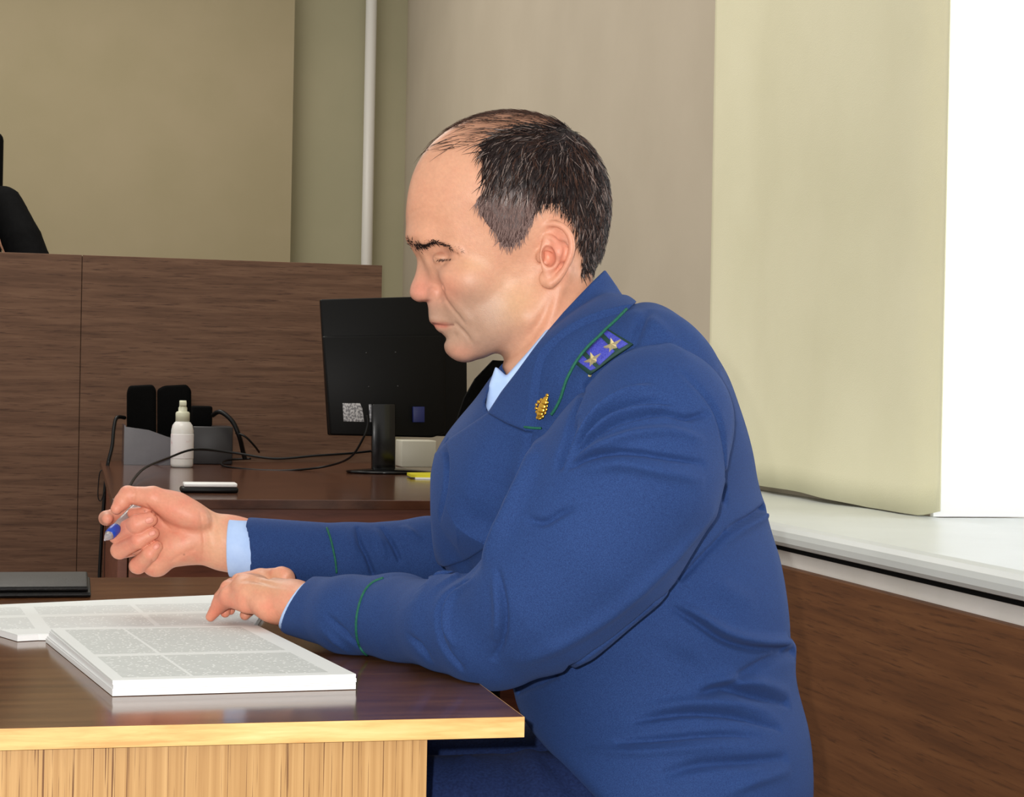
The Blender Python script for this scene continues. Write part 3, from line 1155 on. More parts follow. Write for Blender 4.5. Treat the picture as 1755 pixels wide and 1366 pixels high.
# near arm: shoulder, baggy upper sleeve, elbow on the table edge, tapering forearm
chain_px(coat, [(1128, 722, 1.605, 130), (1080, 815, 1.590, 146), (1012, 922, 1.595, 148), (930, 1010, 1.605, 132), (846, 1072, 1.625, 106)], k=3, kin=50)
chain_px(coat, [(846, 1072, 1.625, 108), (780, 1064, 1.655, 88), (690, 1056, 1.72, 74), (600, 1054, 1.765, 64), (512, 1039, 1.825, 52)], k=16, kin=22)
# sleeves end in open cuffs
def cut_end(c, n, lim):
    c = np.array(c, float)
    n = np.array(n, float) / np.linalg.norm(n)
    return lambda p: np.maximum(-((p - c) @ n), np.sqrt(((p - c) ** 2).sum(1)) - lim)


N_L = np.array([-1, -0.645, 0.22])
N_R = np.array([-1, 0.05, -0.42])
C_L = Q(511, 1040, 1.826)
C_R = Q(414, 941, 1.985)
chain_px(coat, [(530, 1043, 1.815, 46), (500, 1038, 1.832, 46.5), (440, 1026, 1.86, 46.5)], k=2, kin=2, mode='sub')
chain_px(coat, [(445, 946, 1.986, 51), (430, 944, 1.985, 51), (360, 938, 1.98, 51)], k=2, kin=2, mode='sub')
coat.op('sub', cut_end(C_L, N_L, 112), C_L, 115, 2)
coat.op('sub', cut_end(C_R, N_R, 112), C_R, 115, 2)
# neck opening with the shirt in it
VP = Poly2D([(1000, 500), (935, 573), (885, 640), (838, 707), (833, 690), (851, 628), (870, 570), (900, 500)], 2.0, 60, smooth=False)
coat.op('sub', lambda p: smax(VP(p), p[:, 2] - 62, 6), (910, 590, 0), 420, 3)
coat.cap((925, 470, 0), (962, 660, 0), 96, 98, k=3, mode='sub')


_R, _U, _V, _C = (np.array(v) for v in (right, up, view, CAM))


def world_box(lo, hi):
    """signed distance, in frame units, to a box given in world metres"""
    lo = np.array(lo)
    hi = np.array(hi)
    c, h = (lo + hi) / 2, (hi - lo) / 2

    def fn(p):
        q = np.abs(to_world(p) - c) - h
        o = np.sqrt((np.maximum(q, 0) ** 2).sum(1)) + np.minimum(q.max(1), 0)
        return o / UNIT
    return fn


TABLE_SOLID = world_box((-1.1, 1.396, 0.733), (0.3465, 2.479, 0.7507))
coat.op('sub', TABLE_SOLID, None, None, 2)
coat0 = Field()
coat0.ops = list(coat.ops)


def fold(pts, r, depth, mode='sub', n=3):
    d = np.array(depth, float) if not np.isscalar(depth) else np.full(len(pts), float(depth))
    pos = d.sum() > 0
    hcrease(coat, coat0, pts, r * (0.8 if pos else 0.9), d * (2.0 if pos else 1.5), mode, n, True)


G = fold
def H_(pts, r, depth):
    G(pts, r * 0.85, list(np.array(depth, float) * 1.5))


# folds fanning from the armpit over the sleeve head
H_([(978, 775), (1000, 745), (1030, 712), (1070, 692), (1110, 684), (1150, 690)], 7, [2, 9, 12, 10, 6, 1])
H_([(985, 760), (1010, 722), (1040, 694), (1080, 672), (1120, 664)], 8, [0, -7, -9, -7, -1])
H_([(972, 792), (1005, 757), (1045, 727), (1090, 712), (1140, 706), (1180, 716), (1212, 708)], 6, [2, 8, 10, 9, 8, 6, 1])
H_([(975, 785), (1003, 752), (1040, 720), (1085, 702), (1140, 697)], 5, [0, -5, -6, -5, -1])
H_([(975, 800), (1020, 780), (1080, 775), (1150, 785), (1205, 795)], 6, [3, 8, 7, 6, 1])
H_([(985, 792), (1030, 765), (1090, 745), (1150, 740), (1200, 752)], 10, [0, -7, -7, -5, -1])
H_([(995, 810), (1060, 795), (1130, 808), (1200, 822)], 12, [0, -6, -5, -1])
H_([(985, 720), (975, 750), (962, 778), (958, 800)], 8, [2, 8, 8, 3])
# seam where sleeve meets chest
G([(1085, 592), (1050, 612), (1012, 650), (990, 690), (975, 730), (965, 780)], 5, [3, 6, 7, 7, 7, 5])
# lower sleeve: crescent folds at the elbow
G([(800, 985), (768, 1005), (752, 1040), (752, 1080), (764, 1115), (790, 1145)], 6, [4, 11, 12, 11, 9, 3])
G([(812, 990), (780, 1012), (766, 1044), (766, 1080), (780, 1112)], 7, [0, -6, -7, -6, 0])
G([(853, 980), (862, 1030), (864, 1070), (858, 1105), (846, 1128)], 6, [2, 6, 7, 6, 2])
G([(845, 985), (852, 1030), (852, 1070), (846, 1100)], 8, [0, -5, -5, 0])
G([(905, 890), (930, 896), (960, 880), (985, 870)], 7, [2, 7, 6, 1])
G([(560, 1055), (590, 1085), (615, 1110)], 7, [1, 6, 2])
G([(700, 1090), (720, 1110), (735, 1130)], 8, [1, 6, 2])
G([(545, 1075), (575, 1098), (600, 1120)], 9, [0, -5, -1])
# long ridge along the upper sleeve
G([(1240, 860), (1150, 960), (1050, 1050), (950, 1110), (880, 1140)], 16, [0, -6, -6, -5, 0])
G([(1170, 640), (1225, 700), (1244, 780), (1242, 860)], 6, [1, 4, 5, 3])
# body folds below the arm, at the waist and skirt
G([(1320, 862), (1290, 885), (1262, 900), (1240, 915)], 6, [8, 9, 6, 0])
G([(1325, 875), (1300, 890), (1265, 912), (1225, 945)], 9, [-4, -7, -4, 0])
G([(1148, 1028), (1190, 1050), (1240, 1082), (1290, 1096), (1345, 1100)], 9, [1, -7, -11, -12, -10])
G([(1150, 1040), (1195, 1066), (1240, 1096), (1290, 1112), (1350, 1114)], 7, [1, 7, 11, 10, 7])
G([(1365, 1118), (1320, 1132), (1270, 1160), (1240, 1185)], 10, [6, 7, 6, 0])
G([(1200, 1190), (1240, 1180), (1290, 1190), (1350, 1205)], 9, [2, 10, 11, 5])
G([(1190, 1180), (1240, 1165), (1300, 1172), (1350, 1185)], 10, [0, -7, -7, -1])
G([(1090, 1235), (1170, 1222), (1260, 1226), (1335, 1248)], 7, [2, 9, 10, 3])
G([(1100, 1215), (1180, 1205), (1260, 1208), (1330, 1225)], 10, [0, -6, -7, -1])
G([(1060, 1272), (1140, 1265), (1230, 1258), (1300, 1262)], 6, [2, 8, 8, 1])
G([(1000, 1285), (1090, 1290), (1180, 1284), (1280, 1275)], 8, [0, -7, -7, 0])
G([(1130, 1330), (1200, 1310), (1280, 1305), (1345, 1300)], 10, [1, 9, 10, 3])
G([(1230, 1366), (1290, 1340), (1350, 1322)], 10, [0, -7, -2])
G([(1180, 1000), (1240, 1010), (1300, 1040)], 18, [0, -5, 0])
G([(1100, 1100), (1180, 1140), (1220, 1200)], 20, [0, 4, 0])
# far sleeve wrinkles
G([(612, 905), (618, 930), (630, 955), (640, 985)], 5, [2, 8, 8, 6])
G([(655, 905), (672, 930), (685, 960)], 5, [2, 8, 4])
G([(600, 900), (604, 930), (612, 960)], 7, [0, -5, 0])
G([(640, 905), (652, 930), (662, 960)], 7, [0, -6, 0])
G([(690, 900), (705, 915), (722, 930)], 9, [0, -7, 0])
# chest front: lapel roll and soft dents
G([(880, 745), (852, 830), (826, 900), (796, 955), (765, 975)], 50, [2, 14, 17, 14, 4])
G([(1245, 912), (1195, 965), (1150, 1010), (1050, 1096), (950, 1160), (885, 1188)], 5, [4, 7, 8, 8, 8, 5])
G([(930, 740), (915, 790), (890, 850), (858, 910), (815, 965)], 18, [0, -11, -14, -12, 0])
G([(1030, 560), (990, 610), (960, 660)], 14, [0, 5, 0])
# back across the shoulders
G([(1115, 530), (1100, 552), (1088, 585)], 10, [0, 6, 3])
G([(1080, 530), (1125, 560), (1180, 620)], 16, [0, -5, 0])

# collar: a turned-down band lying on the shoulders, and the lapel below it
COLL = [(1034, 466), (1056, 494), (1077, 528), (1040, 562), (1011, 592), (987, 621), (972, 651), (961, 684), (946, 711), (937, 724), (929, 735), (899, 734), (868, 722), (838, 706),
        (860, 672), (885, 640), (910, 606), (935, 573), (962, 541), (990, 511), (1012, 488)]
poly_coll = Poly2D(COLL, 1.5, 40, smooth=False)
cc = Field()
cc.op('add', lambda p: coat0(p, 60.0))
cc.cap((938, 520, 0), (975, 640, 0), 118, 132, k=20, flat=1.0)
cc.cap((965, 640, 0), (950, 760, 0), 128, 150, k=30, flat=1.15)
collar = Field()
collar.op('add', lambda p: smax(smax(poly_coll(p), cc(p, 60.0) - 9, 4), -(cc(p, 60.0) + 5), 2))
collar.cap((925, 470, 0), (962, 660, 0), 96, 98, k=2, mode='sub')

LAP = [(838, 706), (868, 722), (899, 735), (926, 737), (915, 775), (893, 830), (868, 880), (838, 920), (800, 950), (765, 965), (745, 968), (743, 930), (741, 870),
       (741, 810), (748, 775), (775, 748), (805, 728)]
poly_lap = Poly2D(LAP, 1.5, 40, smooth=False)
G([(760, 745), (772, 790), (770, 840), (758, 890)], 6, [2, 7, 6, 1])
lapb = Field()
lapb.op('add', lambda p: coat(p, 60.0))
lapb.cap((938, 520, 0), (975, 640, 0), 118, 132, k=20, flat=1.0)
lapb.cap((965, 640, 0), (950, 760, 0), 128, 150, k=30, flat=1.15)
lapel = Field()
lapel.op('add', lambda p: smax(smax(poly_lap(p), lapb(p, 60.0) - 8, 4), -(lapb(p, 60.0) + 5), 2))
lapel.op('int', lambda p: -p[:, 2] - 262, None, None, 6)
lapel.op('int', lambda p: p[:, 2] - 30, None, None, 4)

# shirt: light blue, seen in the neck opening and at both cuffs
SHP = Poly2D([(938, 560), (935, 580), (888, 645), (840, 708), (832, 694), (838, 664), (849, 627), (856, 634), (868, 645), (885, 628), (905, 604), (920, 580)], 1.5, 40, smooth=False)
SHP2 = Poly2D([(965, 572), (900, 650), (842, 712), (833, 700), (838, 664), (850, 630), (856, 634), (868, 645), (905, 604), (934, 569), (950, 566)], 1.5, 40, smooth=False)
shirt_neck = Field()
shirt_neck.op('add', lambda p: smax(SHP2(p), np.abs(p[:, 2] + 0) - 112, 12))
shirt_neck.cap((925, 470, 0), (962, 640, 0), 84, 95, k=2, mode='sub')
shirt_cuff = Field()
chain_px(shirt_cuff, [(470, 1030, 1.845, 44.5), (545, 1045, 1.806, 45)], k=0)
chain_px(shirt_cuff, [(440, 1022, 1.86, 41.5), (520, 1040, 1.82, 41.5)], k=1, mode='sub')
shirt_cuff.op('int', lambda p: (p - (C_L + np.array([-7.0, -4, 0]))) @ (N_L / np.linalg.norm(N_L)), None, None, 2)
shirt_cuff2 = Field()
chain_px(shirt_cuff2, [(385, 937, 1.984, 50), (445, 944, 1.986, 50)], k=0)
chain_px(shirt_cuff2, [(350, 934, 1.984, 47), (430, 943, 1.986, 47)], k=1, mode='sub')
shirt_cuff2.op('int', lambda p: (p - Q(393, 940, 1.985)) @ np.array([-1, 0, -0.05]), None, None, 2)
# ------------------------------------------------------------------ assemble the sitter
m_skin = attr_mat('skin', 0.44, 0.42, 0.10, 0.25, 900)
m_hair = attr_mat('hair', 0.42, 0.3)
m_coat = new_mat('uniform_cloth', srgb(40, 64, 116), 0.85, 0, 0.25)
tc = nd(m_coat, 'ShaderNodeTexCoord')
n1 = nd(m_coat, 'ShaderNodeTexNoise')
n1.inputs['Scale'].default_value = 1200
n1.inputs['Detail'].default_value = 3
lk(m_coat, tc.outputs['Object'], n1.inputs[0])
r1 = ramp_node(m_coat, [(0.3, srgb(27, 49, 97)), (0.7, srgb(42, 71, 125))])
lk(m_coat, n1.outputs[0], r1.inputs[0])
lk(m_coat, r1.outputs[0], bsdf(m_coat).inputs['Base Color'])
b1 = nd(m_coat, 'ShaderNodeBump')
b1.inputs['Strength'].default_value = 0.3
b1.inputs['Distance'].default_value = 0.001
lk(m_coat, n1.outputs[0], b1.inputs['Height'])
lk(m_coat, b1.outputs[0], bsdf(m_coat).inputs['Normal'])
bsdf(m_coat).inputs['Sheen Weight'].default_value = 0.15
bsdf(m_coat).inputs['Sheen Tint'].default_value = srgb(120, 150, 220)
m_trouser = noise_mat('trouser_cloth', srgb(20, 33, 70), srgb(28, 44, 86), 400, 0.9, 0.2, 500, spec=0.2)
m_shirt = noise_mat('shirt_cloth', srgb(172, 200, 244), srgb(184, 210, 250), 60, 0.8, 0.1, 500, spec=0.2)
m_green = noise_mat('green_piping', srgb(16, 84, 66), srgb(24, 100, 78), 300, 0.7, 0.2, 800)
m_gold = new_mat('gold_metal', srgb(226, 176, 70), 0.25, 1.0)
m_star = new_mat('star_metal', srgb(236, 218, 160), 0.35, 0.6)
m_board = noise_mat('board_braid', srgb(50, 56, 160), srgb(74, 80, 186), 900, 0.6, 0.4, 900)
m_board_edge = new_mat('board_green', srgb(14, 56, 50), 0.7)
m_nail = new_mat('nail', srgb(222, 146, 126), 0.4, 0, 0.35)
m_shoe = new_mat('shoe_black', srgb(20, 20, 22), 0.3)

person = thing('person', 'balding man in a blue uniform jacket, seated at the table and holding a pen', 'person',
               Vector((to_world([(1130, 900, 0)])[0][0], to_world([(1130, 900, 0)])[0][1], 0.0)))


def place(name, me, mats, parent=None, smooth=True):
    """mesh given in world coordinates, hung under an unrotated parent"""
    par = person if parent is None else parent
    off = Vector((0, 0, 0))
    q = par
    while q is not None:
        off += q.location
        q = q.parent
    me.transform(Matrix.Translation(-off))
    me.update()
    return link_mesh(name, me, mats, par, smooth)


def sculpt(name, field, lo, hi, s, mats, parent=None, colfn=None):
    pts, q = polygonize(field, lo, hi, s)
    q = orient(pts, q, field)
    cols = colfn(pts) if colfn else None
    return place(name, make_mesh(name, pts, q, cols), mats, parent)


HAIRP = Poly2D([(818, 262), (824, 270), (827, 295), (829, 318), (832, 336), (826, 346), (817, 356), (822, 370), (829, 384), (838, 398), (848, 412), (858, 431),
                (869, 434), (881, 433), (893, 424), (903, 414), (911, 398), (918, 380), (928, 366), (943, 362), (958, 366), (970, 380), (981, 400), (989, 420),
                (993, 440), (993, 462), (990, 482), (1000, 482), (1012, 466), (1026, 450), (1060, 430), (1070, 340), (1050, 270), (1010, 225), (985, 214),
                (962, 220), (938, 226), (905, 226), (876, 232), (848, 244)], 1.5, 40, smooth=False)


def head_col(p):
    c = np.tile(lin(214, 160, 130), (len(p), 1))
    n = value_noise(p, 14, 3) * 0.6 + value_noise(p, 5, 5) * 0.4
    c = blend(c, lin(206, 142, 116), 0.35 * np.clip(n - 0.4, 0, 1) * 2)
    # beard shadow of shaved skin
    u, v = p[:, 0], p[:, 1]
    st = 1 / (1 + np.exp(-((v - 500) - 0.10 * (u - 800)) / 14)) * 1 / (1 + np.exp((u - 915 + 0.5 * (v - 520)) / 14))
    st *= 1 - 1 / (1 + np.exp(-(v - 640) / 8))
    c = blend(c, lin(170, 140, 120), 0.78 * st)
    c = blend(c, lin(158, 124, 106), 0.5 * gauss(p, (742, 535), (16, 14)))
    c = blend(c, lin(230, 188, 140), 0.4 * gauss(p, (890, 520), (40, 40)))
    c = blend(c, lin(206, 160, 112), 0.35 * gauss(p, (815, 460), (26, 14)))
    # redder skin: nose, cheek, ear, chin, neck
    c = blend(c, lin(224, 138, 118), 0.6 * gauss(p, (722, 498), (26, 26)))
    c = blend(c, lin(226, 146, 120), 0.5 * gauss(p, (770, 500), (26, 24)))
    c = blend(c, lin(222, 138, 112), 0.35 * gauss(p, (790, 605), (26, 14)))
    c = blend(c, lin(224, 142, 120), 0.75 * gauss(p, (952, 440), (24, 42)) * (np.abs(p[:, 2]) > 95))
    c = blend(c, lin(222, 150, 120), 0.55 * gauss(p, (960, 560), (60, 70)))
    c = blend(c, lin(224, 160, 128), 0.4 * gauss(p, (730, 370), (30, 60)))
    # lips
    lip = np.exp(-((v - (556 + 0.06 * (u - 745) + 3)) / 6.0) ** 2) * (u < 779) * np.exp(-np.clip(u - 766, 0, 99) / 6)
    c = blend(c, lin(196, 112, 94), 0.75 * lip)
    c = blend(c, lin(110, 56, 46), 0.8 * np.exp(-((v - (555.8 + 0.12 * (u - 741) * (u < 765) + 2.6 * (u >= 765))) / 1.4) ** 2) * (u < 781))
    # lids and lash line
    c = blend(c, lin(160, 104, 84), 0.65 * gauss(p, (764, 439), (18, 8)))
    c = blend(c, lin(186, 132, 106), 0.5 * gauss(p, (765, 459), (18, 7)))
    c = blend(c, lin(70, 40, 32), 0.9 * gauss(p, (764, 451.5), (11, 2.0)))
    # nostril
    c = blend(c, lin(120, 56, 44), 0.8 * gauss(p, (734, 517), (6, 3)))
    # hair roots darken the scalp, thin on the top of the head
    d = HAIRP(p)
    c = blend(c, lin(86, 62, 52), 0.85 * np.clip(-d / 6, 0, 1))
    top = 1 / (1 + np.exp((v - (250 - 0.22 * (u - 850)) + 0.0) / 7)) * 1 / (1 + np.exp(-(u - 800) / 16))
    c = blend(c, lin(128, 88, 66), 0.65 * top)
    # little moles and pores
    c = c * (0.92 + 0.10 * value_noise(p, 3.0, 9) + 0.06 * value_noise(p, 9.0, 19))[:, None]
    return c


def hand_col(p):
    c = np.tile(lin(222, 156, 128), (len(p), 1))
    n = value_noise(p, 12, 21)
    c = blend(c, lin(224, 140, 116), 0.7 * np.clip(n - 0.35, 0, 1) * 1.6)
    px = proj_px(p)
    k = np.concatenate([px, p[:, 2:]], 1)
    # fingers of the right hand are redder, wrist paler
    c = blend(c, lin(226, 134, 114), 0.45 * gauss(k, (215, 910), (40, 50)))
    c = blend(c, lin(228, 140, 116), 0.4 * gauss(k, (290, 880), (44, 26)))
    c = blend(c, lin(226, 184, 148), 0.6 * gauss(k, (372, 920), (22, 60)))
    # back of the left hand: yellower with pink knuckles
    c = blend(c, lin(206, 160, 122), 0.65 * gauss(k, (455, 1000), (46, 24)))
    c = blend(c, lin(222, 126, 102), 0.65 * gauss(k, (375, 1045), (24, 24)))
    c = blend(c, lin(228, 150, 116), 0.4 * gauss(k, (470, 1055), (24, 18)))
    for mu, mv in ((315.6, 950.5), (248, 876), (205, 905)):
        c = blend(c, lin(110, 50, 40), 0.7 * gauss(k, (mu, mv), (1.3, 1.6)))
    # dark crevices between fingers where skin is deeper red
    return c * (0.95 + 0.1 * value_noise(p, 3.0, 4))[:, None]


# hidden rest of the body so that the figure is one whole: trunk, arms under the sleeves, legs
def W(x, y, z):
    return from_world([(x, y, z)])[0]


hipw = to_world([Q(1190, 1440, 1.73)])[0]
kneel = to_world([Q(700, 1450, 1.68)])[0]
kneer = to_world([Q(720, 1372, 1.95)])[0]
hipr = to_world([Q(1180, 1385, 1.90)])[0]
M_ = 1 / UNIT
rest = Field()
rest.cap((955, 560, 0), (1000, 700, 0), 84, 110, k=10)
rest.ell((1030, 800, 10), (170, 190, 230), k=60)
rest.ell((1120, 1080, 10), (160, 230, 210), k=60)
rest.ell((1160, 1390, 10), (170, 130, 220), k=60)
chain_px(rest, [(1110, 740, 1.62, 90), (1010, 920, 1.61, 84), (850, 1068, 1.63, 62), (690, 1056, 1.72, 46), (600, 1052, 1.77, 38)], k=20, kin=10)
chain_px(rest, [(1080, 710, 1.98, 70), (960, 870, 2.02, 64), (830, 962, 2.03, 50), (600, 956, 2.0, 44), (520, 949, 2.0, 44)], k=20, kin=10)
for hp, kn in ((hipw, kneel), (hipr, kneer)):
    rest.chain([W(*hp), W(*kn), W(kn[0] + 0.02, kn[1], 0.30), W(kn[0] + 0.04, kn[1], 0.09)], [0.08 * M_, 0.055 * M_, 0.05 * M_, 0.035 * M_], k=20, kin=10)

P1, Q1 = polygonize(head, (670, 180, -175), (1130, 700, 175), 2.0)
Q1 = orient(P1, Q1, head)
C1 = head_col(P1)
P2, Q2 = polygonize(RH, Q(150, 800, 1.93) - (20, 20, 30), Q(540, 1010, 2.08) + (20, 20, 10), 2.0)
Q2 = orient(P2, Q2, RH)
C2 = hand_col(P2)
P3, Q3 = polygonize(LH, (280, 930, -300), (720, 1160, 280), 2.0)
Q3 = orient(P3, Q3, LH)
C3 = hand_col(P3)
P4, Q4 = polygonize(rest, (380, 480, -470), (1400, 2600, 620), 12.0)
Q4 = orient(P4, Q4, rest)
C4 = np.tile(lin(222, 168, 138), (len(P4), 1))
o2, o3, o4 = len(P1), len(P1) + len(P2), len(P1) + len(P2) + len(P3)
body = place('body', make_mesh('body', np.concatenate([P1, P2, P3, P4]), np.concatenate([Q1, Q2 + o2, Q3 + o3, Q4 + o4]),
                               np.concatenate([C1, C2, C3, C4])), m_skin)

jacket = sculpt('jacket', coat, (380, 440, -520), (1420, 1600, 640), 3.5, m_coat)
sculpt('collar', collar, (800, 440, -260), (1120, 800, 260), 2.4, m_coat, jacket)
sculpt('lapel', lapel, (700, 680, -300), (960, 1020, 60), 2.4, m_coat, jacket)

sculpt('shirt', shirt_neck, (800, 470, -120), (1030, 740, 120), 2.5, m_shirt)
sculpt('shirt_cuff', shirt_cuff, (420, 960, -60), (640, 1130, 160), 2.0, m_shirt)
sculpt('shirt_cuff', shirt_cuff2, (300, 870, 220), (480, 1060, 400), 2.0, m_shirt)

tr = Field()
tr.ell((1165, 1440, 10), (180, 110, 230), k=30)
for hp, kn in ((hipw, kneel), (hipr, kneer)):
    tr.chain([W(*hp), W(*kn), W(kn[0] + 0.02, kn[1], 0.30), W(kn[0] + 0.04, kn[1], 0.06)], [0.088 * M_, 0.080 * M_, 0.075 * M_, 0.08 * M_], k=30, kin=16)
tr.op('sub', TABLE_SOLID, None, None, 2)
tr0 = Field()
tr0.ops = list(tr.ops)
for pts, r, d in (([(860, 1285), (880, 1310), (885, 1366)], 10, [0, 8, 8]), ([(930, 1300), (965, 1330), (990, 1366)], 9, [2, 9, 9]), ([(800, 1300), (790, 1340), (792, 1366)], 14, -7),
                  ([(905, 1290), (920, 1330), (925, 1366)], 14, -8)):
    hcrease(tr, tr0, pts, r, d)
sculpt('trousers', tr, (400, 1230, -560), (1420, 2700, 640), 8.0, m_trouser)
for kn in (kneel, kneer):
    bm = bmesh.new()
    rings = []
    for t in np.linspace(0, 1, 12):
        x = kn[0] + 0.09 - 0.28 * t
        hw = 0.045 * math.sin(math.pi * (0.12 + 0.80 * t)) ** 0.6
        hh = 0.085 - 0.045 * t
        rings.append([bm.verts.new((x, kn[1] + hw * math.cos(a) * (1 if abs(math.cos(a)) > .1 else 1), max(0.001, hh * 0.5 + hh * 0.5 * math.sin(a)))) for a in [2 * math.pi * k / 14 for k in range(14)]])
    for a, b in zip(rings, rings[1:]):
        for k in range(14):
            bm.faces.new((a[k], a[(k + 1) % 14], b[(k + 1) % 14], b[k]))
    bm.faces.new(rings[0][::-1])
    bm.faces.new(rings[-1])
    bmesh.ops.recalc_face_normals(bm, faces=bm.faces)
    obj('shoe', bm, m_shoe, person, True)

# ------------------------------------------------------------------ hair
base_n = head0


def strands(roots, dirfn, length, lift, wid, colfn, seg=6, surf=head0, jit=0.25, droop=0.0):
    """many tapering three-sided locks grown over the surface; returns points, quads, colours"""
    n = len(roots)
    p = roots.copy()
    L = length(roots) * RNG.uniform(0.6, 1.25, n)
    jd = RNG.normal(0, jit, (n, 3))
    path = [p.copy()]
    lf = lift(roots) * RNG.uniform(0.5, 1.3, n)
    for s in range(1, seg + 1):
        g = grad(surf, p, 1.5)
        d = dirfn(p) + jd
        d = d - g * (d * g).sum(1)[:, None]
        d /= np.linalg.norm(d, axis=1)[:, None] + 1e-9
        p = p + d * (L / seg)[:, None]
        f = surf(p)
        g = grad(surf, p, 1.5)
        want = lf * (s / seg) ** 0.7 * (1 - droop * (s / seg) ** 2)
        p = p + g * np.clip((want - f) * 0.9, -5, 5)[:, None]
        path.append(p.copy())
    path = np.stack(path, 1)                      # n, seg+1, 3
    tang = np.gradient(path, axis=1)
    tang /= np.linalg.norm(tang, axis=2)[..., None] + 1e-9
    ref = grad(surf, path[:, seg // 2], 1.5)[:, None, :] * np.ones((1, seg + 1, 1))
    b = np.cross(tang, ref)
    b /= np.linalg.norm(b, axis=2)[..., None] + 1e-9
    nn = np.cross(b, tang)
    t = np.linspace(0, 1, seg + 1)
    wd = (wid * RNG.uniform(0.6, 1.3, n))[:, None] * (1 - t ** 2 * 0.9)[None]
    vs = []
    for a in (0, 2.094, 4.189):
        vs.append(path + (b * math.cos(a) + nn * math.sin(a)) * wd[..., None])
    V = np.stack(vs, 2)                           # n, seg+1, 3, 3
    idx = np.arange(n * (seg + 1) * 3).reshape(n, seg + 1, 3)
    qs = []
    for k in range(3):
        k2 = (k + 1) % 3
        qs.append(np.stack([idx[:, :-1, k], idx[:, :-1, k2], idx[:, 1:, k2], idx[:, 1:, k]], -1).reshape(-1, 4))
    cols = colfn(roots, n)
    cols = np.repeat(cols, (seg + 1) * 3, axis=0)
    return V.reshape(-1, 3), np.concatenate(qs), cols


def sstep(x, a, b):
    t = np.clip((x - a) / (b - a), 0, 1)
    return t * t * (3 - 2 * t)


def hair_dir(p):
    u, v = p[:, 0], p[:, 1]
    a = sstep(v, 225, 300)
    du = -0.95 * (1 - a) - 0.30 * a
    dv = 0.25 * (1 - a) + 1.0 * a
    b = sstep(v, 330, 400)
    du = du * (1 - b) + (-0.08) * b
    bk = sstep(u, 930, 1010)
    du = du * (1 - bk) + bk * (0.15 - 0.35 * sstep(v, 380, 460))
    dv = dv * (1 - bk) + bk * 1.0
    return np.column_stack([du, dv, np.zeros(len(p))])


def grey_amount(p):
    u, v = p[:, 0], p[:, 1]
    return sstep(v, 325, 362) * (1 - sstep(u, 905, 930)) + 0.15


def hair_col(p, n):
    g = grey_amount(p)
    dark = lin(24, 15, 15)
    c = np.tile(dark, (n, 1)) * RNG.uniform(0.4, 1.6, n)[:, None]
    r = RNG.random(n)
    lightc = lin(176, 158, 150)
    brown = lin(92, 62, 48)
    c = blend(c, brown, (r < 0.25) * 0.7)
    front = 0.10 + 0.10 * (1 - sstep(p[:, 0], 850, 940))
    c = blend(c, lightc, ((RNG.random(n) < front) * 0.6))
    c = blend(c, lin(214, 196, 188), ((RNG.random(n) < (g - 0.15) * 0.42) * 0.9))
    c = blend(c, lin(140, 116, 110), ((RNG.random(n) < g) * 0.9 * g))
    return c


vis = P1
dh = HAIRP(vis)
cand = np.nonzero((dh < -1.0) & (np.abs(head0(vis)) < 3.0))[0]
pick = RNG.choice(cand, 9500, replace=True)
roots = vis[pick] + RNG.normal(0, 0.8, (len(pick), 3))
edge = lambda r: np.clip(-HAIRP(r), 0, 30)
short = lambda r: 15 + 17 * (1 - sstep(r[:, 1], 330, 380)) + 10 * sstep(r[:, 0], 940, 1000) * (1 - sstep(r[:, 1], 400, 450))
liftf = lambda r: 3.0 + np.minimum(edge(r) * 0.35, 6.5) * (1 - 0.25 * sstep(r[:, 1], 340, 390) * (1 - sstep(r[:, 0], 930, 960)))
Va, Qa, Ca = strands(roots, hair_dir, short, liftf, 0.85, hair_col)
# thin hair combed over the top
ct = np.nonzero((dh > -2) & (vis[:, 1] < 268 - 0.10 * (vis[:, 0] - 800)) & (vis[:, 0] > 735) & (vis[:, 0] < 1000) & (np.abs(vis[:, 2]) < 105) & (np.abs(head0(vis)) < 3.0))[0]
wt = sstep(vis[ct, 0], 735, 850) * (0.35 + 0.65 * (np.abs(vis[ct, 2]) < 60))
wt = wt + 0.05
pt_ = RNG.choice(ct, 1500, replace=True, p=wt / wt.sum())
rt = vis[pt_] + RNG.normal(0, 0.8, (len(pt_), 3))
Vb, Qb, Cb = strands(rt, lambda p: np.column_stack([np.full(len(p), -1.0), 0.15 + 0 * p[:, 0], np.zeros(len(p))]),
                     lambda r: np.full(len(r), 34.0), lambda r: np.full(len(r), 5.0), 0.45,
                     lambda p, n: np.tile(lin(60, 42, 34), (n, 1)) * RNG.uniform(0.5, 2.2, n)[:, None], jit=0.18)
# cap of dense hair underneath
capf = Field()
capf.op('add', lambda p: head0(p, 60.0) - np.clip(-HAIRP(p) * 0.28 - 0.6, -2, 4.5) * (1 - 0.5 * sstep(p[:, 1], 340, 390) * (1 - sstep(p[:, 0], 930, 960))) - (value_noise(p * np.array([1, 0.35, 1]), 5, 2) - 0.5) * 2.2)
capf.op('int', lambda p: HAIRP(p) * 0.7, None, None, 2)
Pk, Qk = polygonize(capf, (780, 190, -165), (1070, 500, 165), 2.6)
Qk = orient(Pk, Qk, capf)
gk = grey_amount(Pk)
Ck = np.tile(lin(34, 24, 23), (len(Pk), 1)) * (0.5 + value_noise(Pk * np.array([1, 0.3, 1]), 3, 8))[:, None]
Ck = blend(Ck, lin(90, 70, 66), np.clip(gk - 0.15, 0, 1) * 0.85)
VV = np.concatenate([Va, Vb, Pk])
QQ = np.concatenate([Qa, Qb + len(Va), Qk + len(Va) + len(Vb)])
hair = place('hair', make_mesh('hair', VV, QQ, np.concatenate([Ca, Cb, Ck])), m_hair)
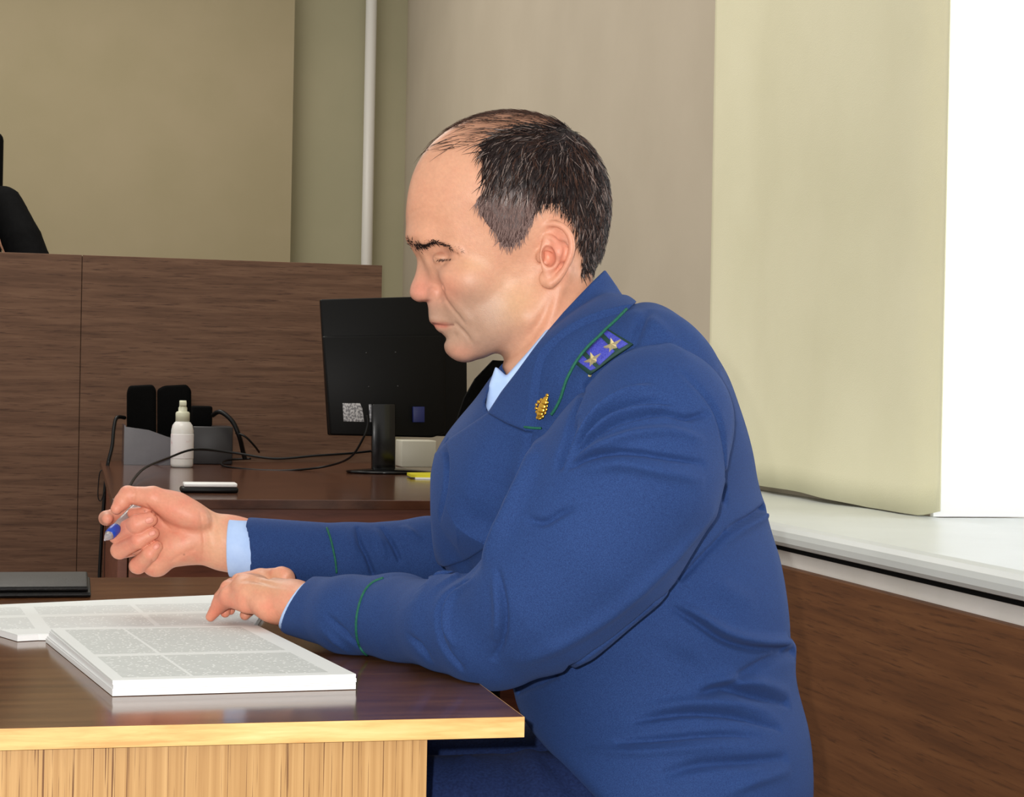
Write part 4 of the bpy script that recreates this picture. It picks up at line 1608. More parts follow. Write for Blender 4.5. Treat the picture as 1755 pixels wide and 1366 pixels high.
hair['label'] = 'short dark hair, grey at the temples, thin on top'

# eyebrows and lashes
for sg in (-1, 1):
    n = 400
    t = np.where(RNG.random(n) < 0.62, np.clip(RNG.normal(0.36, 0.11, n), 0.05, 1), RNG.uniform(0.05, 1, n))
    line = catmull([(699, 413), (712, 423), (728, 425), (745, 422), (762, 426), (778, 432), (792, 439)], 10)
    ii = (t * (len(line) - 1)).astype(int)
    sp = np.interp(t, [0, .3, .55, 1], [1.4, 3.0, 1.6, 0.9])
    uv = line[ii] + np.column_stack([RNG.normal(0, 1.5, n), RNG.normal(0, 1, n) * sp])
    w = surf_w(head0, uv, sg)
    r_ = snap(head0, np.column_stack([uv, w]), 2)
    Vc, Qc_, Cc = strands(r_, lambda p, sg=sg: np.column_stack([0.8 + 0 * p[:, 0], 0.25 - 1.4 * (p[:, 0] < 712), sg * (0.6 + 0 * p[:, 0])]),
                          lambda r: np.full(len(r), 8.0), lambda r: np.full(len(r), 2.6), 0.6,
                          lambda p, n: np.tile(lin(34, 22, 20), (n, 1)) * RNG.uniform(0.5, 2.0, n)[:, None], seg=3, jit=0.35)
    place('eyebrow', make_mesh('eyebrow', Vc, Qc_, Cc), m_hair)
    n = 26
    uv = np.column_stack([RNG.uniform(751, 777, n), np.full(n, 450.5) + RNG.normal(0, 0.7, n)])
    w = surf_w(head, uv, sg)
    r_ = np.column_stack([uv, w])
    Vc, Qc_, Cc = strands(r_, lambda p, sg=sg: np.column_stack([-0.55 + 0 * p[:, 0], 0.7 + 0 * p[:, 0], sg * (0.5 + 0 * p[:, 0])]),
                          lambda r: np.full(len(r), 4.0), lambda r: np.full(len(r), 2.0), 0.5,
                          lambda p, n: np.tile(lin(58, 36, 30), (n, 1)), seg=3, surf=head, jit=0.2)
    place('eyelashes', make_mesh('eyelashes', Vc, Qc_, Cc), m_hair)

# fingernails of the right hand
for cx_, cy_, ax, rl, rw in ((256, 892, (1, -0.25), 7.5, 5.5), (261, 914, (1, -0.35), 6.5, 4.5), (268, 937, (0.8, -0.6), 6.5, 4.5)):
    ax = np.array(ax) / np.hypot(*ax)
    bx = np.array((-ax[1], ax[0]))
    gp, fc = [], []
    N_, M2 = 9, 9
    pxy = []
    for i in range(N_):
        for j in range(M2):
            a, b = (i / (N_ - 1) * 2 - 1), (j / (M2 - 1) * 2 - 1)
            sa = a * math.sqrt(1 - b * b / 2)
            sb = b * math.sqrt(1 - a * a / 2)
            pxy.append(np.array((cx_, cy_)) + ax * sa * rl + bx * sb * rw)
    pxy = np.array(pxy)
    h = hit(RH, pxy[:, 0], pxy[:, 1])
    if np.isnan(h).any():
        h[np.isnan(h)] = np.nanmean(h)
    g = grad(RH, h, 1.5)
    top = h + g * 0.5
    bot = h - g * 1.0
    nn_ = len(top)
    q = []
    for i in range(N_ - 1):
        for j in range(M2 - 1):
            a0 = i * M2 + j
            q.append((a0, a0 + 1, a0 + M2 + 1, a0 + M2))
            q.append((nn_ + a0, nn_ + a0 + M2, nn_ + a0 + M2 + 1, nn_ + a0 + 1))
    rim = [i * M2 for i in range(N_)] + [(N_ - 1) * M2 + j for j in range(1, M2)] + [i * M2 + M2 - 1 for i in range(N_ - 2, -1, -1)] + [j for j in range(M2 - 2, 0, -1)]
    for i in range(len(rim)):
        a0, b0 = rim[i], rim[(i + 1) % len(rim)]
        q.append((a0, b0, nn_ + b0, nn_ + a0))
    place('fingernail', make_mesh('fingernail', np.concatenate([top, bot]), np.array(q)), m_nail)

# ------------------------------------------------------------------ green piping, shoulder board, badge
cloth = Field()
cloth.op('add', lambda p: np.minimum(np.minimum(coat(p, 60.0), collar(p, 60.0)), lapel(p, 60.0)))


def line_on(field, pts, n=5):
    pp = catmull(pts, n) if len(pts) > 2 else np.array(pts, float)
    h = hit(field, pp[:, 0], pp[:, 1])
    return h[~np.isnan(h[:, 0])]


def ribbon(name, field, pts, rad, mat, parent, lift=0.6, n=5):
    h = line_on(field, pts, n)
    h = h + grad(field, h, 2.0) * lift
    bm = bmesh.new()
    add_tube(bm, [Vector(q) for q in to_world(h)], rad, 7)
    bmesh.ops.recalc_face_normals(bm, faces=bm.faces)
    return obj(name, bm, mat, parent, True)


ribbon('piping', cloth, [(1074, 530), (1056, 548), (1040, 563), (1025, 578), (1010, 592), (997, 607), (987, 621), (978, 637), (971, 652), (965, 670), (960, 685), (953, 699), (945, 711)], 0.0014, m_green, jacket)
ribbon('piping', cloth, [(899, 732), (913, 733.5), (928, 734)], 0.0012, m_green, jacket)
ribbon('piping', coat, [(657, 991), (640, 998), (627, 1011), (618, 1030), (612, 1056), (611, 1080), (614, 1100), (622, 1116), (634, 1126)], 0.0013, m_green, jacket)
ribbon('piping', coat, [(560, 905), (566, 922), (571, 942), (575, 962), (577, 982)], 0.0012, m_green, jacket)


def patch(quad, nu, nv, field, lift, thick):
    """cloth patch over a pixel quadrilateral, following the surface"""
    A, B, C_, D = [np.array(q, float) for q in quad]
    uv = []
    for i in range(nu):
        for j in range(nv):
            s, t = i / (nu - 1), j / (nv - 1)
            uv.append((A * (1 - s) + B * s) * (1 - t) + (D * (1 - s) + C_ * s) * t)
    uv = np.array(uv)
    h = hit(field, uv[:, 0], uv[:, 1])
    bad = np.isnan(h[:, 0])
    if bad.any():
        h[bad] = np.nanmean(h, axis=0)
    g = grad(field, h, 3.0)
    top = h + g * (lift + thick)
    bot = h + g * (lift - 1.5)
    n = len(top)
    q = []
    for i in range(nu - 1):
        for j in range(nv - 1):
            a = i * nv + j
            q.append((a, a + 1, a + nv + 1, a + nv))
            q.append((n + a, n + a + nv, n + a + nv + 1, n + a + 1))
    rim = [i * nv for i in range(nu)] + [(nu - 1) * nv + j for j in range(1, nv)] + [i * nv + nv - 1 for i in range(nu - 2, -1, -1)] + list(range(nv - 2, 0, -1))
    for i in range(len(rim)):
        a, b = rim[i], rim[(i + 1) % len(rim)]
        q.append((a, b, n + b, n + a))
    return np.concatenate([top, bot]), np.array(q)


def patch_obj(name, quads, lift, thick, mat, parent, nu=10, nv=8):
    Vs, Qs_ = [], []
    off = 0
    for qd in quads:
        v, q = patch(qd, nu, nv, coat0, lift, thick)
        Vs.append(v)
        Qs_.append(q + off)
        off += len(v)
    me = make_mesh(name, np.concatenate(Vs), np.concatenate(Qs_))
    o = place(name, me, mat, parent, False)
    bm = bmesh.new()
    bm.from_mesh(me)
    bmesh.ops.recalc_face_normals(bm, faces=bm.faces)
    bm.to_mesh(me)
    bm.free()
    return o


board = patch_obj('shoulder_board', [[(988, 625), (1041, 566), (1086, 592), (1012, 644)]], 3.0, 2.2, m_board_edge, person)
board['label'] = 'blue and green shoulder board with two gold stars'


def Z7(x, y):
    return (880 + x / 5.692, 520 + y / 5.692)


patch_obj('braid', [[Z7(640, 575), Z7(690, 520), Z7(820, 640), Z7(768, 664)],
                    [Z7(722, 490), Z7(858, 345), Z7(1000, 480), Z7(850, 615)],
                    [Z7(880, 305), Z7(925, 285), Z7(1128, 412), Z7(1040, 460)]], 5.2, 1.2, m_board, board)
for cx_, cy_ in (Z7(985, 435), Z7(795, 568)):
    h = hit(coat0, [cx_], [cy_])[0]
    g = grad(coat0, h[None], 3.0)[0]
    o_ = h + g * 8.5
    a = np.array([150, -105, 0.0])
    a /= np.linalg.norm(a)
    a = a - g * (a @ g)
    a /= np.linalg.norm(a)
    b = np.cross(g, a)
    # the board slopes up and away, so its stars are seen at a slant
    b = b * 0.62 + g * 0.45
    pts = [o_ + g * 5.0]
    for k in range(10):
        r = 15.5 if k % 2 == 0 else 5.8
        an = k * math.pi / 5
        pts.append(o_ + a * r * math.cos(an) + b * r * math.sin(an))
    for k in range(10):
        pts.append(pts[k + 1] - g * 5)
    w = to_world(np.array(pts))
    bm = bmesh.new()
    vs = [bm.verts.new(x) for x in w]
    for k in range(10):
        bm.faces.new((vs[0], vs[1 + k], vs[1 + (k + 1) % 10]))
        bm.faces.new((vs[1 + k], vs[11 + k], vs[11 + (k + 1) % 10], vs[1 + (k + 1) % 10]))
    bm.faces.new(vs[11:21])
    bmesh.ops.recalc_face_normals(bm, faces=bm.faces)
    obj('star', bm, m_star, board)

# metal emblem on the collar: a small shield with beads round it
bm = bmesh.new()


def emb(px, py, r, lift=7.0, fl=0.5):
    h = hit(cloth, [px], [py])[0]
    if np.isnan(h[0]):
        return
    g = grad(cloth, h[None], 3.0)[0]
    c = Vector(to_world([h + g * lift * 0.25])[0])
    rr = bmesh.ops.create_icosphere(bm, subdivisions=2, radius=r)
    nrm = Vector(to_world([h + g])[0]) - Vector(to_world([h])[0])
    nrm.normalize()
    for v in rr['verts']:
        d = v.co.dot(nrm)
        v.co = v.co - nrm * d * (1 - fl) + c


for px, py, r in ((931, 697, .0046), (929, 703, .0048), (927, 709, .0042), (934, 690, .0040), (936, 685, .003), (924, 713, .0022), (930, 714, .0024), (921, 706, .0016), (920, 700, .0016),
                  (920.5, 694, .0016), (924, 689, .0018), (929, 686, .002), (939, 678, .0019), (938, 682, .0018), (939, 690, .0016), (938, 696, .0016), (937, 702, .0016), (935, 708, .0018), (926, 717, .0018), (922, 716, .0016)):
    emb(px, py, r)
badge = obj('collar_badge', bm, m_gold, jacket, True)
bm = bmesh.new()
emb(1010.5, 643, .0016)
obj('board_button', bm, m_star, board, True)

# ------------------------------------------------------------------ the pen in his right hand
m_clear = new_mat('clear_plastic', srgb(214, 208, 208), 0.12, 0, 0.5)
bsdf(m_clear).inputs['Transmission Weight'].default_value = 0.65
bsdf(m_clear).inputs['IOR'].default_value = 1.3
m_blue = new_mat('blue_grip', srgb(28, 66, 170), 0.3)
m_refill = new_mat('refill', srgb(210, 205, 200), 0.4)
p0 = Vector(to_world([Q(179, 926, 1.93)])[0])
p1 = Vector(to_world([Q(236, 867, 2.0)])[0])
ax = (p1 - p0).normalized()
pen = thing('pen', 'clear ballpoint pen with a blue grip held in the man\'s right hand', 'pen', p0)
bm = bmesh.new()
def seg(bm, a, b, n=6):
    add_tube(bm, [p0 + ax * (a[0] + (b[0] - a[0]) * k / n) for k in range(n + 1)], [a[1] + (b[1] - a[1]) * k / n for k in range(n + 1)], 14)
add_tube(bm, [p0 + ax * t for t in (0.028, 0.03, 0.06, 0.09, 0.112, 0.114)], [.0044, .0054, .0054, .0054, .0052, .0042], 16)
obj('barrel', bm, m_clear, pen, True)
bm = bmesh.new()
add_tube(bm, [p0 + ax * t for t in (0.011, 0.012, 0.018, 0.024, 0.0275, 0.028)], [.0042, .0056, .0062, .0062, .0058, .0046], 16)
obj('grip', bm, m_blue, pen, True)
bm = bmesh.new()
add_tube(bm, [p0 + ax * t for t in (0.0, 0.003, 0.006, 0.0108)], [.0009, .0018, .0034, .0052], 16)
obj('tip', bm, m_clear, pen, True)
# ------------------------------------------------------------------ papers, case, phone and the things on the far desk
def paper_mat(name, cols, rows, m0=(0.05, 0.04), pitch=0.0036, dark=srgb(184, 190, 186), size=(0.21, 0.33), shear=0.0):
    """printed sheet: rows of broken grey lines, split by white gutters at the fractions cols (across) and rows (along)"""
    m = new_mat(name, srgb(236, 240, 238), 0.75, 0, 0.2)
    tc = nd(m, 'ShaderNodeTexCoord')
    sp = nd(m, 'ShaderNodeSeparateXYZ')
    lk(m, tc.outputs['Object'], sp.inputs[0])

    def mth(op, a, b=None, c=None):
        n = nd(m, 'ShaderNodeMath', operation=op)
        for i, v in enumerate((a, b, c)):
            if v is None:
                continue
            if isinstance(v, (int, float)):
                n.inputs[i].default_value = v
            else:
                lk(m, v, n.inputs[i])
        return n.outputs[0]
    X = mth('DIVIDE', mth('SUBTRACT', sp.outputs[0], mth('MULTIPLY', sp.outputs[1], shear)), size[0])
    Y = mth('DIVIDE', sp.outputs[1], size[1])

    def inside(v, a, b):
        return mth('MULTIPLY', mth('GREATER_THAN', v, a), mth('LESS_THAN', v, b))
    mask = mth('MULTIPLY', inside(X, m0[0], 0.90), inside(Y, m0[1], 1 - m0[1]))
    for c_, hw in cols:
        mask = mth('MULTIPLY', mask, mth('SUBTRACT', 1.0, inside(X, c_ - hw, c_ + hw)))
    for c_, hw in rows:
        mask = mth('MULTIPLY', mask, mth('SUBTRACT', 1.0, inside(Y, c_ - hw, c_ + hw)))
    line = mth('LESS_THAN', mth('FRACT', mth('DIVIDE', sp.outputs[1], pitch)), 0.52)
    wn = nd(m, 'ShaderNodeTexWhiteNoise', noise_dimensions='2D')
    cb_ = nd(m, 'ShaderNodeCombineXYZ')
    lk(m, mth('FLOOR', mth('DIVIDE', sp.outputs[0], 0.0017)), cb_.inputs[0])
    lk(m, mth('FLOOR', mth('DIVIDE', sp.outputs[1], pitch)), cb_.inputs[1])
    lk(m, cb_.outputs[0], wn.inputs[0])
    word = mth('GREATER_THAN', wn.outputs[0], 0.1)
    mask = mth('MULTIPLY', mth('MULTIPLY', mask, line), word)
    mx = nd(m, 'ShaderNodeMix', data_type='RGBA')
    lk(m, mask, mx.inputs[0])
    mx.inputs[6].default_value = srgb(236, 240, 238)
    mx.inputs[7].default_value = dark
    lk(m, mx.outputs[2], bsdf(m).inputs['Base Color'])
    return m


m_paper = new_mat('paper_white', srgb(240, 242, 242), 0.7, 0, 0.25)
m_printB = paper_mat('printed_sheet_loose', [(0.30, 0.02), (0.62, 0.008)], [(0.12, 0.03), (0.55, 0.04)], m0=(0.05, 0.12), pitch=0.0052, dark=srgb(204, 208, 206), size=(0.36, 0.26))


def flat_sheet(name, pts, z0, z1, mat, parent, org, rz, top_only=False):
    """sheet stack given by world corner points, object origin at org turned by rz so its print follows it"""
    bm = bmesh.new()
    M = Matrix.Rotation(-rz, 4, 'Z') @ Matrix.Translation(-Vector(org))
    add_prism(bm, [M @ Vector((x, y, z0)) for x, y in pts], (0, 0, 1), z1 - z0)
    me = bpy.data.meshes.new(name)
    bm.to_mesh(me)
    bm.free()
    o = link_mesh(name, me, mat, parent)
    o.location = Vector(org) - (parent.location if parent else Vector((0, 0, 0)))
    o.rotation_euler = (0, 0, rz)
    return o


FL = on_z(193, 1193, .7505)
FR = on_z(611, 1181, .7505)
wdir = (FR - FL).normalized()
ldir = Vector((-0.155, 0.988, 0)).normalized()
rzA = math.atan2(wdir.y, wdir.x)
WA, LA = (FR - FL).length, 0.335
_sh = -math.tan(math.acos(max(-1, min(1, ldir.dot(Vector((-wdir.y, wdir.x, 0)))))) )
m_printA = paper_mat('printed_sheet_dense', [(0.33, 0.007)], [(0.43, 0.022)], size=(WA, LA), shear=_sh)
stk = thing('paper_stack', 'thick stack of printed white sheets lying nearest the table\'s front edge', 'papers', (FL.x, FL.y, 0.7505), 0.0, 'piles of printed sheets on the table')
zz = 0.7505
rnd = random.Random(4)
for i, th in enumerate((0.0040, 0.0018, 0.0034, 0.0016, 0.0021)):
    dx, dy, sk = rnd.uniform(-.0005, .0005), rnd.uniform(-.0004, .0006), rnd.uniform(-.003, .001)
    a = FL + wdir * dx + ldir * dy
    b = a + wdir * (WA - 0.0005)
    c = b + ldir * (LA + sk)
    d = a + ldir * (LA + sk) - wdir * 0.006 * (5 - i) / 5
    last = i == 4
    flat_sheet('printed_sheet' if last else 'sheet_bundle', [(q.x, q.y) for q in (a, b, c, d)], zz, zz + th - 0.00015, m_printA if last else m_paper, stk,
               (FL.x, FL.y, zz), rzA)
    zz += th
Z_A = zz - 0.00015
# the second, wider pile behind it
ptsB = [on_z(x, y, .757) for x, y in ((470, 1016), (405, 1018), (0, 1036), (-150, 1044), (-60, 1062), (30, 1088), (66, 1086), (150, 1079), (250, 1074))]
cut = FL + ldir * (LA + 0.003)
ptsB[-2:] = [cut + wdir * 0.045, cut + wdir * WA * 0.97]
stb = thing('paper_stack', 'thin pile of printed sheets lying between the thick stack and the black case', 'papers', (ptsB[5].x, ptsB[5].y, 0.7505), 0.0, 'piles of printed sheets on the table')
oB = ptsB[5] - wdir * 0.08
flat_sheet('sheet_bundle', [(q.x, q.y) for q in ptsB], 0.7505, 0.7562, m_paper, stb, (oB.x, oB.y, 0.7505), rzA)
flat_sheet('printed_sheet', [(q.x, q.y) for q in ptsB], 0.7563, 0.7570, m_printB, stb, (oB.x, oB.y, 0.7563), rzA + 0.05)

# black folding case at the table's far edge
m_black_leather = noise_mat('black_leather', srgb(6, 5, 5), srgb(12, 10, 9), 60, 0.5, 0.25, 500, spec=0.25)
f1, f2 = on_z(-60, 1030, .7505), on_z(150, 1024, .7505)
cs = thing('document_case', 'flat black leather case lying behind the papers', 'case', (f1.x, f1.y, .7505))
bm = bmesh.new()
add_box(bm, (f2.x - 0.30, f2.y, .7505), (f2.x + 0.004, f2.y + 0.185, .7565), 0.0028, 3)
obj('cover', bm, m_black_leather, cs, True)
bm = bmesh.new()
add_box(bm, (f2.x - 0.30, f2.y + 0.004, .7568), (f2.x + 0.001, f2.y + 0.182, .7635), 0.0030, 3)
obj('flap', bm, m_black_leather, cs, True)

# phone on the far desk
m_black = new_mat('black_plastic', srgb(4, 4, 5), 0.4, 0, 0.3)
m_black_soft = noise_mat('black_soft', srgb(3, 3, 3), srgb(5, 5, 5), 40, 0.8, 0.2, 300, spec=0.08)
m_whitep = new_mat('white_plastic', srgb(250, 250, 250), 0.3)
a, b = on_z(310, 845, .7505), on_z(408, 845, .7505)
ph = thing('mobile_phone', 'black mobile phone with a white top lying on the dark desk', 'phone', (a.x, a.y, .7505))
box('back_cover', (a.x, a.y, .7505), (b.x, a.y + 0.066, .7645), m_black, ph, 0.005, smooth=True)
box('screen', (a.x + 0.007, a.y + 0.001, .7648), (b.x - 0.003, a.y + 0.064, .7745), m_whitep, ph, 0.003, smooth=True)

# spray bottle
bt = on_z(311.5, 801, .75)
sc_ = (bt - CAM).dot(view) / F
zb = lambda y: 0.7503 + (801 - y) * sc_
bot = thing('spray_bottle', 'small white spray bottle standing on the dark desk', 'bottle', (bt.x, bt.y, .75))
hwp = lambda w: w * sc_ / 2
m_bottle = new_mat('bottle_white', srgb(232, 230, 226), 0.28, 0, 0.5)
bsdf(m_bottle).inputs['Subsurface Weight'].default_value = 0.1
bsdf(m_bottle).inputs['Subsurface Scale'].default_value = 0.01
bm = bmesh.new()
add_lathe(bm, [(hwp(32), zb(801)), (hwp(37), zb(799)), (hwp(38.5), zb(795)), (hwp(38.5), zb(748)), (hwp(38), zb(738)), (hwp(34), zb(729)), (hwp(27), zb(724)), (hwp(22), zb(722))], (bt.x, bt.y, 0))
obj('bottle_body', bm, m_bottle, bot, True)
bm = bmesh.new()
m_capw = new_mat('bottle_cap', srgb(214, 214, 190), 0.4)
add_lathe(bm, [(hwp(24), zb(722)), (hwp(24), zb(708)), (hwp(21), zb(706)), (hwp(15), zb(705)), (hwp(15), zb(699)), (hwp(12), zb(697)), (hwp(12), zb(687)), (hwp(10), zb(686.5))], (bt.x, bt.y, 0), 24)
add_box(bm, (bt.x - hwp(12), bt.y - hwp(16), zb(696)), (bt.x + hwp(12), bt.y, zb(688)), hwp(3))
obj('spray_nozzle', bm, m_capw, bot, True)
bm = bmesh.new()
m_label = noise_mat('bottle_label', srgb(236, 232, 232), srgb(214, 180, 184), 40, 0.5, lo=0.6, hi=0.75)
add_lathe(bm, [(hwp(38.8), zb(786)), (hwp(39.2), zb(785)), (hwp(39.2), zb(745)), (hwp(38.8), zb(744))], (bt.x, bt.y, 0))
obj('paper_label', bm, m_label, bot, True)


def px_box(name, x0, x1, y0, y1, Y, depth, mat, parent=None, bev=0.004, base=None):
    """upright box whose front face fills the pixel rectangle at room depth Y"""
    a = on_y(x0, (y0 + y1) / 2, Y)
    b = on_y(x1, (y0 + y1) / 2, Y)
    zt_ = on_y((x0 + x1) / 2, y0, Y).z
    zb_ = on_y((x0 + x1) / 2, y1, Y).z if base is None else base
    return box(name, (a.x, Y, zb_), (b.x, Y + depth, zt_), mat, parent, bev, smooth=True)


# smoked plastic tray with two black cases standing in it
m_smoke = noise_mat('smoked_plastic', srgb(84, 78, 84), srgb(60, 56, 62), 5, 0.25, spec=0.5)
m_dgrey = new_mat('dark_grey_plastic', srgb(46, 44, 46), 0.4)
Yt = 6.02
tl, tr_ = on_y(212, 790, Yt), on_y(296, 790, Yt)
tray = thing('desk_tray', 'smoked grey plastic tray beside the white spray bottle', 'tray', (tl.x, Yt, .75))
bm = bmesh.new()
zt0, zt1, zt2 = on_y(214, 731, Yt).z, on_y(250, 737, Yt).z, on_y(294, 752, Yt).z
add_prism(bm, [(tl.x, Yt, .7503), (tr_.x, Yt, .7503), (tr_.x, Yt, zt2), ((tl.x + tr_.x) / 2, Yt, zt1), (tl.x, Yt, zt0)], (0, 1, 0), 0.004)
obj('front_wall', bm, m_smoke, tray)
box('base', (tl.x, Yt + 0.0045, .7503), (tr_.x, Yt + 0.26, .7543), m_smoke, tray)
xl0 = tl.x
box('side_wall', (xl0, Yt + 0.0045, .7545), (xl0 + 0.004, Yt + 0.26, zt0 + 0.004), m_smoke, tray)
box('side_wall', (tr_.x - 0.004, Yt + 0.0045, .7545), (tr_.x, Yt + 0.26, zt2), m_smoke, tray)


def slab(name, label, cat, poly_px, Y, depth, mat, bev=0.006, zbase=None):
    pts = [on_y(x, y, Y) for x, y in poly_px]
    if zbase is not None:
        for p in pts:
            if p.z < zbase + 0.02:
                p.z = zbase
    bm = bmesh.new()
    add_prism(bm, pts, (0, 1, 0), depth)
    bmesh.ops.bevel(bm, geom=list(bm.edges), offset=bev, segments=3, affect='EDGES', profile=0.5)
    return tag(obj(name, bm, mat, None, True), label, cat, 'upright black cases behind the spray bottle')


slab('equipment_case', 'upright black case standing in the smoked grey tray, top corners square', 'case', [(218, 792), (218, 672), (222, 661), (262, 659), (268, 668), (268, 792)], Yt + 0.02, 0.07, m_black_soft, 0.008, 0.7545)
slab('equipment_case', 'upright black case with a slanting top corner behind the spray bottle', 'case', [(270.5, 792), (270.5, 668), (282, 661), (320, 659), (328, 668), (328, 792)], Yt + 0.275, 0.07, m_black_soft, 0.008, 0.7505)
gb = px_box('grey_box', 330, 399, 731, 790, 6.10, 0.20, m_dgrey, None, 0.004, 0.7503)
tag(gb, 'low dark grey box right of the white spray bottle', 'box')
zg = gb.location.z + gb.dimensions.z
bpy.context.view_layer.update()
tb_ = px_box('power_adapter', 330, 364, 696, 731, 6.12, 0.10, m_black_soft, None, 0.006)
tag(tb_, 'black power adapter lying on the low dark grey box', 'adapter')


def cable(name, label, pts, rad=0.0032, mat=None):
    """pts: (px, py, view depth)"""
    q = catmull([tuple(P(*p)) for p in pts], 8)
    bm = bmesh.new()
    add_tube(bm, [Vector(x) for x in q], rad, 8)
    bmesh.ops.recalc_face_normals(bm, faces=bm.faces)
    return tag(obj(name, bm, mat or m_black, None, True), label, 'cable', 'black cables on and beside the dark desk')


cable('cable', 'black cable arching over the desk in front of the white spray bottle',
      [(221, 837, 4.42), (231, 819, 4.75), (250, 801, 5.15), (288, 785, 5.5), (335, 770, 5.6), (400, 776, 5.65), (470, 786, 5.65), (540, 781, 5.68), (600, 777, 5.72), (645, 772, 5.75)], 0.0036)
cable('cable', 'black monitor cable looping down onto the dark desk',
      [(629, 712, 5.50), (630, 728, 5.50), (622, 752, 5.50), (600, 784, 5.55), (560, 799, 5.72), (500, 806, 5.70), (440, 805.5, 5.72), (395, 801, 5.80), (380, 796, 5.86), (390, 788.5, 6.02), (430, 786, 6.05)], 0.0034)
cable('cable', 'black cable bowing from the adapter down past the grey box',
      [(364, 712, 6.02), (378, 706, 6.00), (398, 722, 5.99), (410, 748, 5.99), (416, 772, 6.02), (420, 787, 6.03)], 0.0075)
cable('cable', 'thin black cable end curling right of the grey box',
      [(404, 742, 5.99), (420, 748, 5.98), (436, 764, 6.0), (444, 775, 6.05)], 0.0034)
cable('cable', 'thick black cable hanging down the left end of the dark desk',
      [(214, 716, 5.92), (200, 716, 5.88), (195, 735, 5.86), (192, 765, 5.84), (184, 800, 5.82), (179, 850, 5.82), (174, 920, 5.82), (170, 1000, 5.82), (168, 1100, 5.82)], 0.0060)
cable('cable', 'thin black cable hanging beside the thick one at the desk\'s left end',
      [(186, 790, 5.80), (183, 860, 5.79), (181, 930, 5.79), (180, 1000, 5.79), (179, 1100, 5.79)], 0.0032)
cable('cable', 'small loop of thin black cable sticking out left of the hanging cables',
      [(181, 805, 5.78), (172, 808, 5.77), (169, 825, 5.77), (168, 852, 5.77), (173, 858, 5.77), (179, 842, 5.78)], 0.0016)

# monitor seen from behind
m_mon = new_mat('monitor_black', (0.0007, 0.0007, 0.0008, 1), 0.4, 0, 0.2)
m_mon_gloss = new_mat('monitor_gloss', srgb(6, 6, 7), 0.16, 0, 0.5)
mb = on_z(664, 813, .75)
Ym = 5.62
mon = thing('computer_monitor', 'black flat monitor seen from behind on the dark desk', 'monitor', (mb.x, Ym, .75))


def mprism(name, pix, Y, depth, mat, parent=None, bev=0.004):
    pts = [on_y(x, y, Y) for x, y in pix]
    bm = bmesh.new()
    add_prism(bm, pts, (0, 1, 0), depth)
    bmesh.ops.bevel(bm, geom=list(bm.edges), offset=bev, segments=3, affect='EDGES', profile=0.5)
    return obj(name, bm, mat, parent, True)


mprism('bezel', [(549, 513), (800, 506), (801, 748), (563, 746)], Ym + 0.001, 0.028, m_mon, mon, 0.005)
hs = mprism('rear_housing', [(553, 576), (758, 574), (764, 600), (764, 742), (742, 750), (566, 746)], Ym - 0.030, 0.0305, m_mon, mon, 0.006)
m_screw = new_mat('screw_grey', srgb(60, 60, 62), 0.3, 0.6)
for x, y in ((628, 605), (678, 604), (632, 663), (682, 662)):
    bm = bmesh.new()
    c = on_y(x, y, Ym - 0.0305)
    add_tube(bm, [c, c + Vector((0, 0.003, 0))], 0.0028, 10)
    obj('screw', bm, m_screw, hs, True)
m_sticker = noise_mat('sticker', srgb(196, 196, 200), srgb(120, 120, 126), 160, 0.5, lo=0.45, hi=0.55)
mprism('sticker', [(587, 691), (617, 691), (621, 700), (624, 723), (589, 722)], Ym - 0.0308, 0.0007, m_sticker, hs, 0.0001)
mprism('sticker', [(632, 693), (639, 693), (640, 723), (634, 723)], Ym - 0.0308, 0.0007, m_sticker, hs, 0.0001)
m_vga = new_mat('plug_blue', srgb(18, 30, 92), 0.4)
mprism('video_plug', [(708, 697), (728, 697), (728, 724), (708, 724)], Ym - 0.048, 0.0175, m_vga, mon, 0.002)
mprism('stand_neck', [(638, 692), (678, 692), (678, 812), (638, 812)], Ym - 0.060, 0.0285, m_mon_gloss, mon, 0.005)
bm = bmesh.new()
cbs = on_y(664, 812, Ym - 0.01)
rings = []
for r, z in ((0.128, .7503), (0.133, .754), (0.131, .758), (0.06, .764), (0.05, .766)):
    rings.append([bm.verts.new((cbs.x + r * math.cos(a), Ym - 0.035 + 0.72 * r * math.sin(a), z)) for a in [2 * math.pi * k / 36 for k in range(36)]])
for a, b in zip(rings, rings[1:]):
    for k in range(36):
        bm.faces.new((a[k], a[(k + 1) % 36], b[(k + 1) % 36], b[k]))
bm.faces.new(rings[0][::-1])
bm.faces.new(rings[-1])
obj('stand_base', bm, m_mon_gloss, mon, True)

# things to the right of the monitor's foot
m_cream = new_mat('cream_plastic', srgb(214, 212, 196), 0.4)
wbx = px_box('network_box', 688, 748, 755, 796, 6.02, 0.12, m_cream, None, 0.004, 0.7503)
tag(wbx, 'small cream box standing under the right side of the monitor', 'box')
m_yel = new_mat('yellow_paper', srgb(206, 196, 30), 0.7)
a, b = on_z(706, 821, .75), on_z(760, 821, .75)
yl = thing('notepad', 'yellow and white notepad lying at the monitor\'s foot', 'notepad', (a.x, a.y, .7503))
bm = bmesh.new()
add_prism(bm, [(a.x + .01, a.y, .7503), (b.x, a.y - .03, .7503), (b.x + .01, a.y + .16, .7503), (a.x + .02, a.y + .12, .7503)], (0, 0, 1), 0.004)
obj('page_block', bm, m_whitep, yl)
bm = bmesh.new()
add_prism(bm, [(a.x, a.y + .012, .7545), (b.x, a.y + .0, .7545), (b.x + .01, a.y + .17, .7545), (a.x + .01, a.y + .14, .7545)], (0, 0, 1), 0.008)
obj('cover', bm, m_yel, yl)

